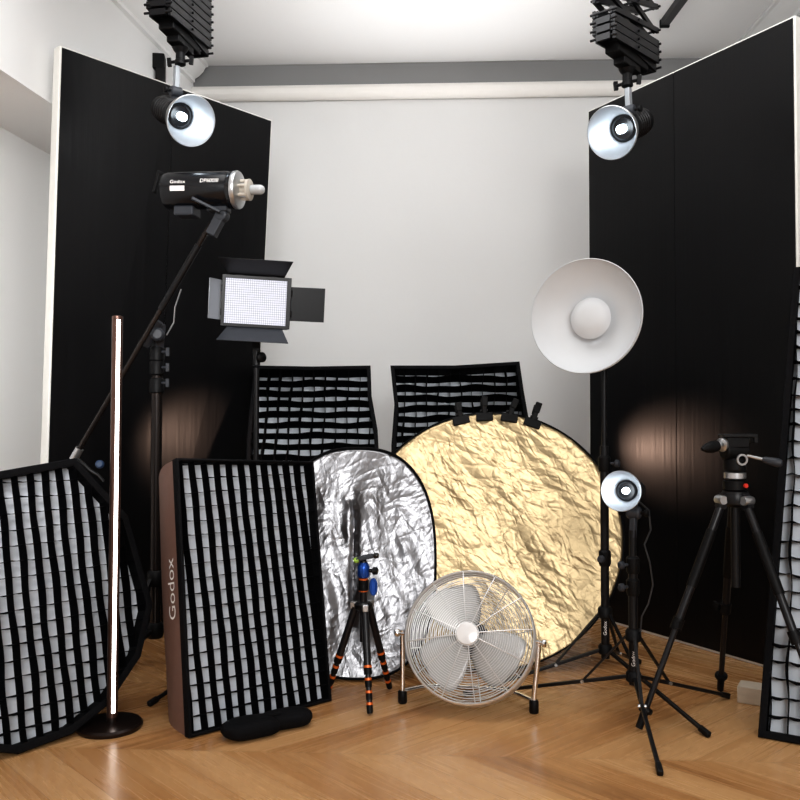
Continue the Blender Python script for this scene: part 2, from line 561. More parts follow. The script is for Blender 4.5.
# ------------------------------------------------------------------ softboxes with fabric grids
def softbox(label, front, u_hint, cell, gdepth, depth, body_mat, outward, wob=0.003, group='softboxes with fabric grids',
            lip=0.022, rowd=1.0, ringr=0.08, letter=None, sag=0.0, off=(0.5, 0.5), cellv=None, bulge=2.0):
    """front: planar polygon (3D, in order). outward: approximate normal"""
    front = [V(p) for p in front]
    c = sum(front, V()) / len(front)
    n = V((0, 0, 0))
    for i in range(len(front)):
        n += (front[i] - c).cross(front[(i + 1) % len(front)] - c)
    n.normalize()
    if n.dot(V(outward)) < 0:
        n = -n
    u = V(u_hint); u = (u - n * u.dot(n)).normalized()
    v = n.cross(u)
    if v.z < 0: v = -v
    P2 = [((p - c).dot(u), (p - c).dot(v)) for p in front]
    def W(a, b, d=0.0): return c + u * a + v * b - n * d
    low = min(front, key=lambda p: p.z)
    root = thing('softbox', label, 'softbox', (low.x, low.y, 0), group)
    N = len(P2)
    rnd = random.Random(sum(map(ord, label)))
    # body shell: bulging from the front outline to a round back ring
    dens = []
    for i in range(N):
        a, b = P2[i], P2[(i + 1) % N]
        k = max(1, int(math.hypot(b[0] - a[0], b[1] - a[1]) / 0.06))
        for j in range(k):
            dens.append((a[0] + (b[0] - a[0]) * j / k, a[1] + (b[1] - a[1]) * j / k))
    K = len(dens)
    mb = MB()
    T = 16
    def shell(x, y, t):
        ang = atan2(y, x)
        g0 = (gdepth + 0.008) / depth
        tt = max(0.0, (t - g0) / (1 - g0))
        s_ = (1 - tt ** bulge) ** (1 / 1.25) if tt < 1 else 0
        rx, ry = ringr * cos(ang), ringr * sin(ang)
        return W(rx + (x - rx) * s_, ry + (y - ry) * s_, t * depth)
    for k in range(T + 1):
        for (x, y) in dens:
            mb.v.append(shell(x, y, k / T))
    for k in range(T):
        for i in range(K):
            j = (i + 1) % K
            mb.f.append([k * K + i, k * K + j, (k + 1) * K + j, (k + 1) * K + i])
    body = part('body', mb, body_mat, root, recalc=False)
    ring = MB().lathe([(ringr * 1.02, -0.03), (ringr * 1.1, -0.01), (ringr * 1.1, 0.012), (ringr * 0.5, 0.02)], W(0, 0, depth), -n, 24)
    part('speed_ring', ring, M_['bmetal'], root, label='round black speed ring at the back')
    # diffuser just behind the grid
    dm = MB()
    rimv = [W(x * 0.995, y * 0.995, gdepth + 0.003) for x, y in dens]
    cc = len(rimv)
    dm.add(rimv + [W(0, 0, gdepth + 0.001)], [(i, (i + 1) % cc, cc) for i in range(cc)])
    part('diffuser', dm, M_['diff'], root, label='white diffusion cloth')
    # black lip around the opening
    lm = MB()
    cen = lambda x, y, q: (x - x / max(1e-6, math.hypot(x, y)) * q, y - y / max(1e-6, math.hypot(x, y)) * q)
    def inset(q):
        out = []
        for i in range(N):
            p0, p1, p2 = P2[i - 1], P2[i], P2[(i + 1) % N]
            d1 = V((p1[0] - p0[0], p1[1] - p0[1])).normalized(); d2 = V((p2[0] - p1[0], p2[1] - p1[1])).normalized()
            sgn = 1 if area > 0 else -1
            n1 = V((-d1.y, d1.x)) * sgn; n2 = V((-d2.y, d2.x)) * sgn
            m_ = n1 + n2
            m_ = m_ / max(0.3, m_.dot(n1))
            out.append((p1[0] + m_.x * q, p1[1] + m_.y * q))
        return out
    area = sum(P2[i - 1][0] * P2[i][1] - P2[i][0] * P2[i - 1][1] for i in range(N))
    rings = [(-0.002, 0.03), (-0.003, 0.0), (0.0, -0.004), (lip * 0.5, -0.005), (lip, -0.001), (lip, gdepth)]
    for (q, d) in rings:
        for (x, y) in inset(q): lm.v.append(W(x, y, d))
    for k in range(len(rings) - 1):
        for i in range(N):
            j = (i + 1) % N
            lm.f.append([k * N + i, k * N + j, (k + 1) * N + j, (k + 1) * N + i])
    part('rim', lm, M_['fab'], root, recalc=False)
    # grid strips
    PI_ = inset(lip * 0.6)
    def cuts(k, val):
        xs = []
        for i in range(N):
            a, b = PI_[i - 1], PI_[i]
            if (a[k] - val) * (b[k] - val) < 0:
                t = (val - a[k]) / (b[k] - a[k])
                xs.append(a[1 - k] + (b[1 - k] - a[1 - k]) * t)
        xs.sort()
        return [(xs[i], xs[i + 1]) for i in range(0, len(xs) - 1, 2)]
    gm = MB()
    ph = rnd.random() * 9
    def wobf(a, b, k):
        return wob * (sin(a * 23 + b * 17 + ph + k) + 0.6 * sin(a * 41 - b * 37 + ph * 2 + k * 1.7))
    for k, cl in ((0, cell), (1, cellv or cell)):
        lo = min(p[k] for p in PI_); hi = max(p[k] for p in PI_)
        cnt = int((hi - lo) / cl)
        st = (lo + hi) / 2 - cnt * cl / 2 + (off[k] - 0.5) * cl
        for q in range(cnt + 1):
            val = st + q * cl
            for (a, b) in cuts(k, val):
                m_ = max(4, int((b - a) / (cl / 4)))
                vs = []
                for i in range(m_ + 1):
                    w = a + (b - a) * i / m_
                    for d in (-0.001, gdepth if k == 0 else gdepth * rowd):
                        dd = wobf(val, w, k) * (1.0 if d < 0 else 0.5)
                        if k == 1 and sag:
                            dd -= sag * abs(sin(pi * (w - st0) / cell)) * (1.0 if d < 0 else 0.25)
                        p = (val + dd, w) if k == 0 else (w, val + dd)
                        vs.append(W(p[0], p[1], d))
                gm.add(vs, [(2 * i, 2 * i + 1, 2 * i + 3, 2 * i + 2) for i in range(m_)])
        if k == 0: st0 = st
    part('grid', gm, M_['gridfab'], root, recalc=False, smooth=False, solid=0.0016, label='black fabric honeycomb grid')
    if letter:
        txt, edge, c0, t0, size, sy = letter
        vs, fs = text_mesh(txt, size)
        e0, e1 = V(P2[edge[0]]), V(P2[edge[1]])
        Ld = (e1 - e0).length
        out = []
        for p in vs:
            f = c0 + p.x / Ld
            x, y = e0 + (e1 - e0) * f
            t = t0 + p.y * sy / depth
            q = shell(x, y, t)
            q2 = shell(x, y, t + 0.01); q3 = shell(*(e0 + (e1 - e0) * (f + 0.01)), t)
            nn = (q2 - q).cross(q3 - q).normalized()
            if nn.dot(q - W(0, 0, depth * 0.5)) < 0: nn = -nn
            out.append(q + nn * 0.004)
        part('lettering', MB().add(out, fs), M_['ink'], body, smooth=False, label='white printed lettering')
    return root


# octagonal softbox, far left
nh = V((0.766, -0.643, 0))
n = (nh * cos(radians(13)) + up * sin(radians(13))).normalized()
P = onfloor(18, 753, 0.008)
pts = [onplane(x, y, P, n) for x, y in ((75, 459), (127, 516), (152, 604), (140, 656), (108, 704), (72, 733), (18, 753), (-75, 745), (-112, 650), (-108, 560), (-62, 483))]
softbox('black softbox with a many-sided outline, at far left behind the glowing tube', pts, (0.643, 0.766, 0), 0.0475, 0.043, 0.30, M_['fab'], n, wob=0.0022, sag=0.004, off=(0.3, 0.5), lip=0.02, rowd=0.45)

# rectangular softbox left of centre
P = onfloor(190, 737, 0.006)
bd = V((0.391, 0.337, 0)).normalized()
n = V((0.65 * cos(radians(13)), -0.755 * cos(radians(13)), sin(radians(13)))).normalized()
cs = [onplane(x, y, P, n) for x, y in ((177, 459), (313, 462), (331, 700), (190, 737))]
softbox('upright black rectangular softbox with brown left side, in front of the silver reflector', cs, bd, 0.0452, 0.042, 0.36, M_['glowfab'], n, wob=0.0016, rowd=0.4,  # brown side is tube light painted onto black fabric
        letter=('Godox', (3, 0), 0.52, 0.20, 0.068, 1.0), sag=0.003, off=(0.5, 0.4), lip=0.007, bulge=2.6)

# two softboxes leaning towards the back wall
lean = radians(26.5)
n = V((0.0, -cos(lean), sin(lean)))
P = V((-0.4, 3.53, 0.006))
def flare(pxs):
    return [onplane(x, y, P, n) for x, y in pxs]
pts = flare([(255, 366), (312, 367), (370, 366), (371, 396), (377, 430), (381, 500), (384, 645), (330, 645), (246, 645), (246, 500), (247, 440), (251, 400)])
softbox('black softbox leaning by the back wall, left one of the pair', pts, (1, 0, 0), 0.055, 0.066, 0.24, M_['fab'], n, wob=0.004, lip=0.016, cellv=0.056, off=(0.5, 0.45), bulge=1.0)
n = V((-0.06, -cos(lean), sin(lean))).normalized()
P = V((0.3, 3.58, 0.006))
pts = flare([(391, 366), (455, 366), (519, 362), (523, 390), (530, 430), (536, 500), (545, 640), (480, 641), (393, 642), (392, 500), (392, 445), (395, 405)])
softbox('black softbox leaning behind the gold reflector, right one of the back pair', pts, (1, -0.06, 0), 0.055, 0.068, 0.24, M_['fab'], n, wob=0.005, lip=0.016, cellv=0.055, off=(0.5, 0.5), bulge=1.0)

# tall strip softbox, right edge
P = onfloor(759, 736, 0.006)
tl = radians(15)
bd = V((0.85, -0.52, 0)).normalized()
n = V((-0.52 * cos(tl), -0.85 * cos(tl), sin(tl))).normalized()
BL = P
TL = onplane(794, 268, P, n)
BR = BL + bd * 0.40
TR = TL + bd * 0.40
softbox('tall narrow black strip softbox at the right edge beside the wooden block', [TL, TR, BR, BL], bd, 0.050, 0.034, 0.26, M_['fab'], n, wob=0.0045, sag=0.010, lip=0.018, off=(0.35, 0.5), cellv=0.053)


# ------------------------------------------------------------------ reflectors
def reflector(label, cx, cy, hw, hh, ex, P, n, m, rimr, folds, skew=0.0):
    n = n.normalized()
    c = onplane(cx, cy, P, n)
    def pt(a, s):
        ca, sa_ = cos(a), sin(a)
        x = math.copysign(abs(ca) ** (2 / ex), ca); y = math.copysign(abs(sa_) ** (2 / ex), sa_)
        return onplane(cx + hw * x * s + skew * y * s, cy - hh * y * s, P, n)
    K, R = 96, 40
    mb = MB()
    mb.v.append(c + n * folds(0, 0))
    for r in range(1, R + 1):
        for k in range(K):
            a = 2 * pi * k / K
            p = pt(a, r / R)
            x = (p - c).x; z = (p - c).z
            w = 1 - (r / R) ** 6
            mb.v.append(p + n * folds(x, z) * w)
    for k in range(K):
        mb.f.append([0, 1 + k, 1 + (k + 1) % K])
    for r in range(1, R):
        for k in range(K):
            j = (k + 1) % K
            a, b = 1 + (r - 1) * K, 1 + r * K
            mb.f.append([a + k, b + k, b + j, a + j])
    low = pt(-pi / 2, 1)
    root = thing('reflector', label, 'reflector', (low.x, low.y, 0), 'collapsible light reflectors')
    sheet = part('foil_sheet', mb, m, root, solid=0.002)
    part('rim', MB().tube([pt(2 * pi * k / K, 1.0) + V((0, 0, 0.004)) for k in range(K)], rimr, 8, True), M_['fab'], root, label='black sprung rim')
    # back cloth: plain black lining
    return root, pt, n

def gfold(x, z):
    r = sqrt(x * x + z * z)
    return 0.006 * sin(9 * x + 6 * z) * sin(5 * z - 3 * x) + 0.004 * sin(21 * (x + .7 * z)) - 0.02 * (1 - min(1, (r / .5) ** 2))
gold, gpt, gn = reflector('large round gold crinkled reflector standing behind the fan', 491, 542.5, 133, 129, 2.0,
                          V((0.35, 3.20, 0.0)), V((0.03, -0.968, 0.25)), M_['gold'], 0.0035, gfold)
def sfold(x, z):
    return 0.5 * (0.014 * sin(17 * x + 1.2 * z + 0.9 * sin(4 * z)) + 0.009 * sin(37 * x - 4 * z + 1.4 * sin(7 * z)) + 0.004 * sin(70 * x + 9 * z + 2 * sin(11 * z))) - 0.018 * math.exp(-((x + 0.015) / 0.012) ** 2) * (1 if z > -0.1 else max(0, 1 + (z + .1) * 5))
silver, spt, sn = reflector('silver crinkled rounded reflector behind the small blue tripod', 357.5, 564.5, 78, 115.5, 2.55,
                            V((-0.15, 3.105, 0.0)), V((0.05, -0.966, 0.253)), M_['sfoil'], 0.005, sfold)

# clamps along the top of the gold reflector
def clamp(label, a, lean, hl):
    p = gpt(a, 1.0)
    t = (gpt(a - 0.02, 1.0) - gpt(a + 0.02, 1.0)).normalized()
    r = (p - gpt(a, 0.5)).normalized()
    root = thing('spring_clamp', label, 'clamp', p, 'black spring clamps on the gold reflector')
    c = p - r * 0.016
    for s_ in (1, -1):
        part('jaw', MB().box(c + gn * (s_ * 0.011), (0.068, 0.010, 0.034), (t, gn, r)), M_['bplast'], root, bevel=0.003)
    d = (r + t * lean).normalized()
    sd = d.cross(gn).normalized()
    for s_ in (1, -1):
        q0 = p - r * 0.006 + gn * (s_ * 0.010)
        q1 = q0 + d * hl + gn * (s_ * 0.014)
        part('handle', MB().bar(q0, (q0 + q1) / 2, 0.020, 0.008, gn).bar((q0 + q1) / 2 - d * .004, q1, 0.026, 0.011, gn), M_['bplast'], root, bevel=0.003)
    part('spring', MB().cyl(p + r * 0.012 - t * 0.016, p + r * 0.012 + t * 0.016, 0.006, n=12), M_['bmetal'], root)
clamp('black spring clamp on gold rim, farthest left of four', radians(103.5), 0.05, 0.062)
clamp('black spring clamp on gold rim, second from left of four', radians(93), 0.05, 0.072)
clamp('black spring clamp on gold rim, third from left of four', radians(82), 0.25, 0.072)
clamp('black spring clamp on gold rim, farthest right with tilted wide handle', radians(71.5), -0.02, 0.078)


# ------------------------------------------------------------------ stands
def light_stand(label, cx, cy, z0, zc, ztop, feet, sections, knobs=(), group='black light stands', rfoot=True, mark=None, legr=0.0085, brace_at=0.36, name='light_stand'):
    """sections: (z_from, z_to, radius)"""
    root = thing(name, label, 'light stand', (cx, cy, 0), group)
    C = V((cx, cy, 0))
    for i, (a, b, r) in enumerate(sections):
        part('pole', MB().cyl(C + up * a, C + up * b, r, n=20), M_['bmetal'], root)
    part('collar', MB().lathe([(0.02, -0.014), (0.024, -0.01), (0.024, 0.012), (0.019, 0.02)], C + up * z0, up, 20), M_['bplast'], root)
    part('collar', MB().lathe([(0.02, -0.018), (0.025, -0.012), (0.025, 0.014), (0.019, 0.022)], C + up * zc, up, 20), M_['bplast'], root)
    for (z, ang) in knobs:
        d = V((cos(ang), sin(ang), 0))
        k = part('collar', MB().lathe([(0.018, -0.028), (0.021, -0.02), (0.021, 0.02), (0.016, 0.026)], C + up * z, up, 18), M_['bplast'], root)
        kb = MB().cyl(C + up * z + d * 0.016, C + up * z + d * 0.034, 0.005, n=10)
        kb.lathe([(0.008, 0), (0.013, 0.004), (0.013, 0.014), (0.009, 0.018)], C + up * z + d * 0.034, d, 14)
        part('knob', kb, M_['gplast'], k)
    for f in feet:
        f = V((f[0], f[1], 0.011))
        top = C + up * z0
        d = (f - top).normalized()
        hd = V((d.x, d.y, 0)).normalized()
        lg = part('leg', MB().bar(top + hd * 0.018, f, 0.012, 0.0115), M_['bmetal'], root, bevel=0.002)
        part('rubber_foot', MB().bar(f - d * 0.03, f + d * 0.010, 0.017, 0.018), M_['bplast'], lg, bevel=0.004)
        mid = top + (f - top) * brace_at
        bm = MB().bar(C + up * zc + hd * 0.02, mid + up * 0.006, 0.010, 0.007)
        part('brace', bm, M_['bmetal'], root)
        sdv = V((-hd.y, hd.x, 0))
        part('rivet', MB().cyl(mid - sdv * 0.012 + up * .003, mid + sdv * 0.012 + up * .003, 0.0055, n=10), M_['silver'], lg)
    if mark:
        z, r = mark
        vs, fs = text_mesh('Godox', 0.017)
        d = V((-cx, -cy, 0)).normalized(); sd = V((-d.y, d.x, 0))
        out = [C + up * (z + p.x) + d * (r + 0.001) + sd * (-p.y) for p in vs]
        part('lettering', MB().add(out, fs), M_['ink'], root, smooth=False, label='small white lettering running up the pole')
    return root

S1 = V((0.708, 2.95, 0))
light_stand('tall black light stand carrying the white beauty dish', S1.x, S1.y, 0.158, 0.285, 1.28,
            [(0.92, 2.57), (0.228, 2.945), (0.93, 3.33)],
            [(0.13, 0.86, 0.0145), (0.86, 1.17, 0.0095)], knobs=((0.475, radians(-120)), (0.80, radians(-20))), mark=(0.235, 0.0148))
S2 = V((0.742, 2.72, 0))
short_stand = light_stand('short black light stand carrying the small lit lamp', S2.x, S2.y, 0.134, 0.265, 0.66,
            [(1.115, 2.922), (0.695, 2.296), (0.352, 2.98)],
            [(0.11, 0.50, 0.0145), (0.50, 0.60, 0.0115)], knobs=((0.49, radians(-160)), (0.42, radians(200))), mark=(0.195, 0.0148))
# stand for led panel
S3 = V((-0.553, 3.27, 0))
light_stand('black light stand carrying the lit panel light, rising behind the softboxes', S3.x, S3.y, 0.13, 0.26, 1.16,
            [(-0.828, 2.845), (-0.34, 3.37), (-0.42, 3.08)],
            [(0.10, 0.75, 0.0145), (0.75, 1.15, 0.011)], knobs=((0.73, radians(-60)),))

# boom stand
def boom_stand():
    C = V((-0.945, 3.30, 0))
    root = thing('boom_stand', 'heavy dark boom stand with slanted arm in front of left board', 'boom stand', C)
    zt = at(157, 342, 3.3).z
    part('pole', MB().cyl(C + up * 0.12, C + up * (zt - 0.17), 0.021, n=24), M_['bpole'], root)
    part('pole', MB().cyl(C + up * (zt - 0.2), C + up * zt, 0.0175, n=24), M_['bpole'], root)
    cl = MB()
    for z in (zt - 0.17, zt - 0.10, zt - 0.045):
        cl.lathe([(0.023, -0.03), (0.028, -0.026), (0.028, 0.022), (0.022, 0.03)], C + up * z, up, 24)
    col_ = part('collar', cl, M_['bplast'], root)
    for z in (zt - 0.16, zt - 0.10, zt - 0.04):
        kb = MB().cyl(C + V((.02, -.01, z)), C + V((.05, -.02, z)), 0.006, n=10)
        kb.bar(C + V((.047, -.02, z - .016)), C + V((.047, -.02, z + .016)), .012, .01)
        part('knob', kb, M_['gplast'], col_)
    part('collar', MB().lathe([(0.026, -0.03), (0.032, -0.02), (0.032, 0.02), (0.025, 0.03)], C + up * 0.14, up, 20), M_['bplast'], root)
    part('collar', MB().lathe([(0.026, -0.03), (0.032, -0.02), (0.032, 0.02), (0.025, 0.03)], C + up * 0.34, up, 20), M_['bplast'], root)
    for f in (V((-1.12, 2.95, 0.012)), V((-1.28, 3.36, 0.012)), V((-0.70, 3.42, 0.012))):
        d = (f - (C + up * 0.14)); hd = V((d.x, d.y, 0)).normalized()
        lg = part('leg', MB().bar(C + up * 0.14 + hd * 0.025, f, 0.024, 0.016), M_['bmetal'], root, bevel=0.003)
        dn = d.normalized()
        part('rubber_foot', MB().bar(f - dn * 0.05, f + dn * 0.012, 0.028, 0.023), M_['bplast'], lg, bevel=0.005)
        part('brace', MB().bar(C + up * 0.34 + hd * 0.026, C + up * 0.14 + d * 0.4 + up * .008, 0.016, 0.01), M_['bmetal'], root)
    # arm
    Y = 3.27
    a0, a1 = at(76, 455, Y - 0.02), at(212, 222, Y - 0.16)
    piv = at(152, 332, Y - 0.03)
    d = (a1 - a0).normalized()
    arm = part('boom_arm', MB().cyl(a0, a1, 0.0098, n=16), M_['bpole'], root)
    part('boom_arm', MB().cyl(a0 + d * 0.65, a1 - d * 0.1, 0.013, n=16), M_['bmetal'], root)
    sw = MB().cyl(piv - d * 0.06, piv + d * 0.05, 0.024, 0.02, n=20)
    sw.lathe([(0.022, -.02), (0.026, -.01), (0.026, .03), (.018, .04)], piv + V((.02, .01, -.01)), V((0.2, -1, 0)), 18)
    part('swivel_clamp', sw, M_['gplast'], root, bevel=0.002)
    sb = MB().bar(piv + V((.03, .02, .03)), C + up * (zt - 0.02) + V((.012, -.01, 0)), 0.03, 0.02)
    sb.cyl(C + up * (zt - .03), C + up * (zt + 0.02), 0.02, n=18)
    part('swivel_bracket', sb, M_['gplast'], root)
    hk = MB().cyl(a0 - d * 0.02, a0 + d * 0.03, 0.016, n=16)
    part('end_cap', hk, M_['silver'], root, label='bright metal cap at low end of arm')
    part('hook', MB().tube([a0 + V((.01, -.012, -.012)), a0 + V((.035, -.02, -.03)), a0 + V((.06, -.02, -.055)), a0 + V((.09, -.015, -.075)), a0 + V((.11, -.01, -.1))], 0.006, 8), M_['bmetal'], root)
    part('tension_knob', MB().lathe([(.008, 0), (.016, .005), (.016, .02), (.01, .026)], a0 + V((.10, -.02, -.035)), V((.2, -1, .1)), 14), M_['dullblue'], root, label='small dull blue knob')
    part('cord', MB().tube([piv + V((.05, .02, -.01)), piv + V((.075, .03, .04)), piv + V((.08, .03, .10)), piv + V((.10, .04, .17))], 0.003, 6), M_['silver'], root, label='thin light cord')
    return root
boom_stand()


# ------------------------------------------------------------------ studio flash on the boom
def boom_flash():
    Y = 3.06
    p0, p1 = at(166, 191, Y), at(238, 190, Y - 0.05)
    d = (p1 - p0).normalized()
    L = (p1 - p0).length
    R = 0.0665
    root = thing('studio_flash', 'black barrel studio flash with bare bulb, on the boom arm end', 'studio flash', (p0 + p1) / 2)
    part('body', MB().lathe([(0.05, 0), (R * .96, 0.006), (R, 0.02), (R, L - 0.035), (R * .97, L - .028), (R * .97, L - .02), (R * 0.99, L - 0.018), (R * .99, L - .01), (.05, L - .008)], p0, d, 48), M_['bgloss'], root)
    part('mount_ring', MB().lathe([(R * .85, -.012), (R * 1.0, -.010), (R * 1.02, 0.0), (R * .98, .006), (R * .8, .010), (.03, .012)], p1, d, 40), M_['silver'], root, label='silver mount ring')
    # flash tube holder and glass cap
    hb = MB()
    for a in range(6):
        q = pi / 3 * a
        o = d.orthogonal().normalized(); b = d.cross(o)
        c = p1 + (o * cos(q) + b * sin(q)) * 0.031
        hb.cyl(c, c + d * 0.045, 0.006, n=8)
    hb.lathe([(.036, .036), (.038, .04), (.038, .046), (.02, .05)], p1, d, 24)
    hb.lathe([(.02, 0), (.02, .05)], p1, d, 16)
    part('bulb_holder', hb, M_['ceramic'], root, label='cream ceramic bulb holder')
    part('glass_cap', MB().lathe([(.0165, .04), (.0175, .05), (.0175, .082), (.0155, .091), (.010, .097), (.001, .100)], p1, d, 24), M_['glass'], root, label='frosted glass cap')
    # underside: control box and bracket
    bx = lerp(p0, p1, .30) - up * (R + .012)
    part('battery_foot', MB().box(bx, (0.075, .07, .035), (d, d.cross(up).normalized(), up)), M_['gplast'], root, bevel=.006)
    br = lerp(p0, p1, .74) - up * (R + .008)
    sd = d.cross(up).normalized()
    bk = MB().box(br + up * .004, (.075, .05, .018), (d, sd, up))
    bk.lathe([(.02, -.02), (.024, -.015), (.024, .015), (.02, .02)], br - up * .016 + d * .012, sd, 20)
    arm_dir = (at(205, 235, Y - .04) - at(216, 214, Y - .04)).normalized()
    bk.bar(br - up * .012 + d * .012, br - up * .012 + d * .012 + arm_dir * .085, .036, .034, sd)
    part('tilt_bracket', bk, M_['gplast'], root, bevel=.003)
    lv = MB().bar(br + d * .012 + V((0, -.035, -.012)), br - d * .085 + V((0, -.075, .028)), .014, .011)
    part('tilt_lever', lv, M_['gplast'], root, bevel=.003)
    part('carry_handle', MB().bar(p0 + d * .008 + up * R * .8, p0 - d * .032 + up * R * 1.05, .02, .012).bar(p0 - d * .026 + up * R * 1.03, p0 - d * .045 - up * R * .1, .02, .012), M_['bplast'], root, bevel=.003)
    # print on the barrel, wrapped round it
    def wrap(txt, size, along, ang0, nm, sx=1.0):
        vs, fs = text_mesh(txt, size)
        out = []
        front = V((-p0.x, -p0.y, 0)); front = (front - d * front.dot(d)).normalized()
        upv = d.cross(front); upv = upv if upv.z > 0 else -upv
        for p in vs:
            a = ang0 + p.y / R
            out.append(p0 + d * (along * L + p.x * sx) + (front * cos(a) + upv * sin(a)) * (R + .0012))
        part(nm, MB().add(out, fs), M_['ink'], root, smooth=False, label='white printed lettering')
    wrap('Godox', .018, .27, .20, 'lettering', 1.15)
    wrap('DP600III', .021, .70, .24, 'lettering', .95)
    front = V((-p0.x, -p0.y, 0)); front = (front - d * front.dot(d)).normalized()
    upv = d.cross(front); upv = upv if upv.z > 0 else -upv
    bd_ = MB()
    vs, fs = [], []
    for i in range(2):
        for j in range(6):
            a = -.28 + .26 * j / 5
            vs.append(p0 + d * (L * .17 + i * L * .20) + (front * cos(a) + upv * sin(a)) * (R + .001))
    part('badge', bd_.add(vs, [(j, j + 1, 7 + j, 6 + j) for j in range(5)]), M_['ink'], root, label='small white label plate')
    return root
boom_flash()


# ------------------------------------------------------------------ led panel with barn doors
def led_panel():
    Y = 3.21
    c = at(256, 302, Y)
    roll = radians(-2.6)
    n = V((0.10, -0.993, -0.05)).normalized()
    u0 = V((0.993, 0.10, 0)).normalized()
    v0 = n.cross(u0); v0 = v0 if v0.z > 0 else -v0
    u = u0 * cos(roll) + v0 * sin(roll)
    v = n.cross(u); v = v if v.z > 0 else -v
    w, h = 0.236, 0.174
    root = thing('led_panel', 'lit white panel light with four open black barn doors', 'led light', c)
    body = MB().box(c - n * 0.03, (w + .012, .055, h + .02), (u, n, v))
    part('housing', body, M_['bplast'], root, bevel=.006)
    me = MB().poly([c + u * (sx * w / 2) + v * (sy * h / 2) + n * .0 for sx, sy in ((-1, -1), (1, -1), (1, 1), (-1, 1))])
    for i in range(4): me.v[i] = me.v[i] + n * .0005
    led = part('led_matrix', me, M_['ledcell'], root, smooth=False, label='glowing white grid of leds')
    uvl = led.data.uv_layers.new(name='UVMap')
    for li, lp in enumerate(led.data.loops):
        p = V(led.data.vertices[lp.vertex_index].co)
        uvl.data[li].uv = (p.dot(u) / w + .5, p.dot(v) / h + .5)
    fr = MB()
    for (a, b, sx, sy) in ((-w / 2 - .004, 0, .012, h + .02), (w / 2 + .004, 0, .016, h + .02), (0, h / 2 + .004, w, .012), (0, -h / 2 - .004, w, .012)):
        fr.box(c + u * a + v * b + n * .004, (sx, .012, sy), (u, n, v))
    part('frame', fr, M_['bmetal'], root, bevel=.001)
    def door(e, side, wid, ln, ang, taper):
        # hinge edge centre e, side dir, opening angle measured from the face plane towards the viewer
        d = (side * cos(ang) + n * sin(ang)).normalized()
        al = n.cross(side).normalized()
        q = [e - al * wid / 2, e + al * wid / 2, e + al * (wid / 2 + taper) + d * ln, e - al * (wid / 2 + taper) + d * ln]
        th = d.cross(al).normalized() * .003
        o = part('barn_door', MB().slab(q, th), M_['spigot_litdoor'] if side.dot(u) < -.5 else (M_['gplast'] if side.dot(v) < -.5 else M_['bmetal']), root, bevel=.001)  # left door coloured lighter for the led light falling on it
        for k in (-.3, .3):
            part('hinge', MB().cyl(e + al * (wid * k - .012) + n * .004, e + al * (wid * k + .012) + n * .004, .006, n=10), M_['bplast'], o)
    door(c + v * (h / 2 + .01), v, w * .86, .11, radians(62), .035)
    door(c - v * (h / 2 + .01), -v, w * .86, .11, radians(58), .03)
    door(c - u * (w / 2 + .01), -u, h * .86, .078, radians(58), .0)
    door(c + u * (w / 2 + .012), u, h * .74, .13, radians(8), .0)
    # yoke behind
    yk = MB()
    bot = S3 + up * 1.16
    yk.cyl(bot, bot + up * .06, .015, n=14)
    yk.bar(bot + up * .05, c - n * .055 - v * .06, .03, .012, n)
    part('yoke', yk, M_['bmetal'], root)
    kb = MB().lathe([(.012, 0), (.02, .006), (.02, .02), (.012, .026)], bot + up * .03 + V((.012, -.01, 0)), V((.7, -.7, 0)), 14)
    part('knob', kb, M_['bplast'], root)
led_panel()


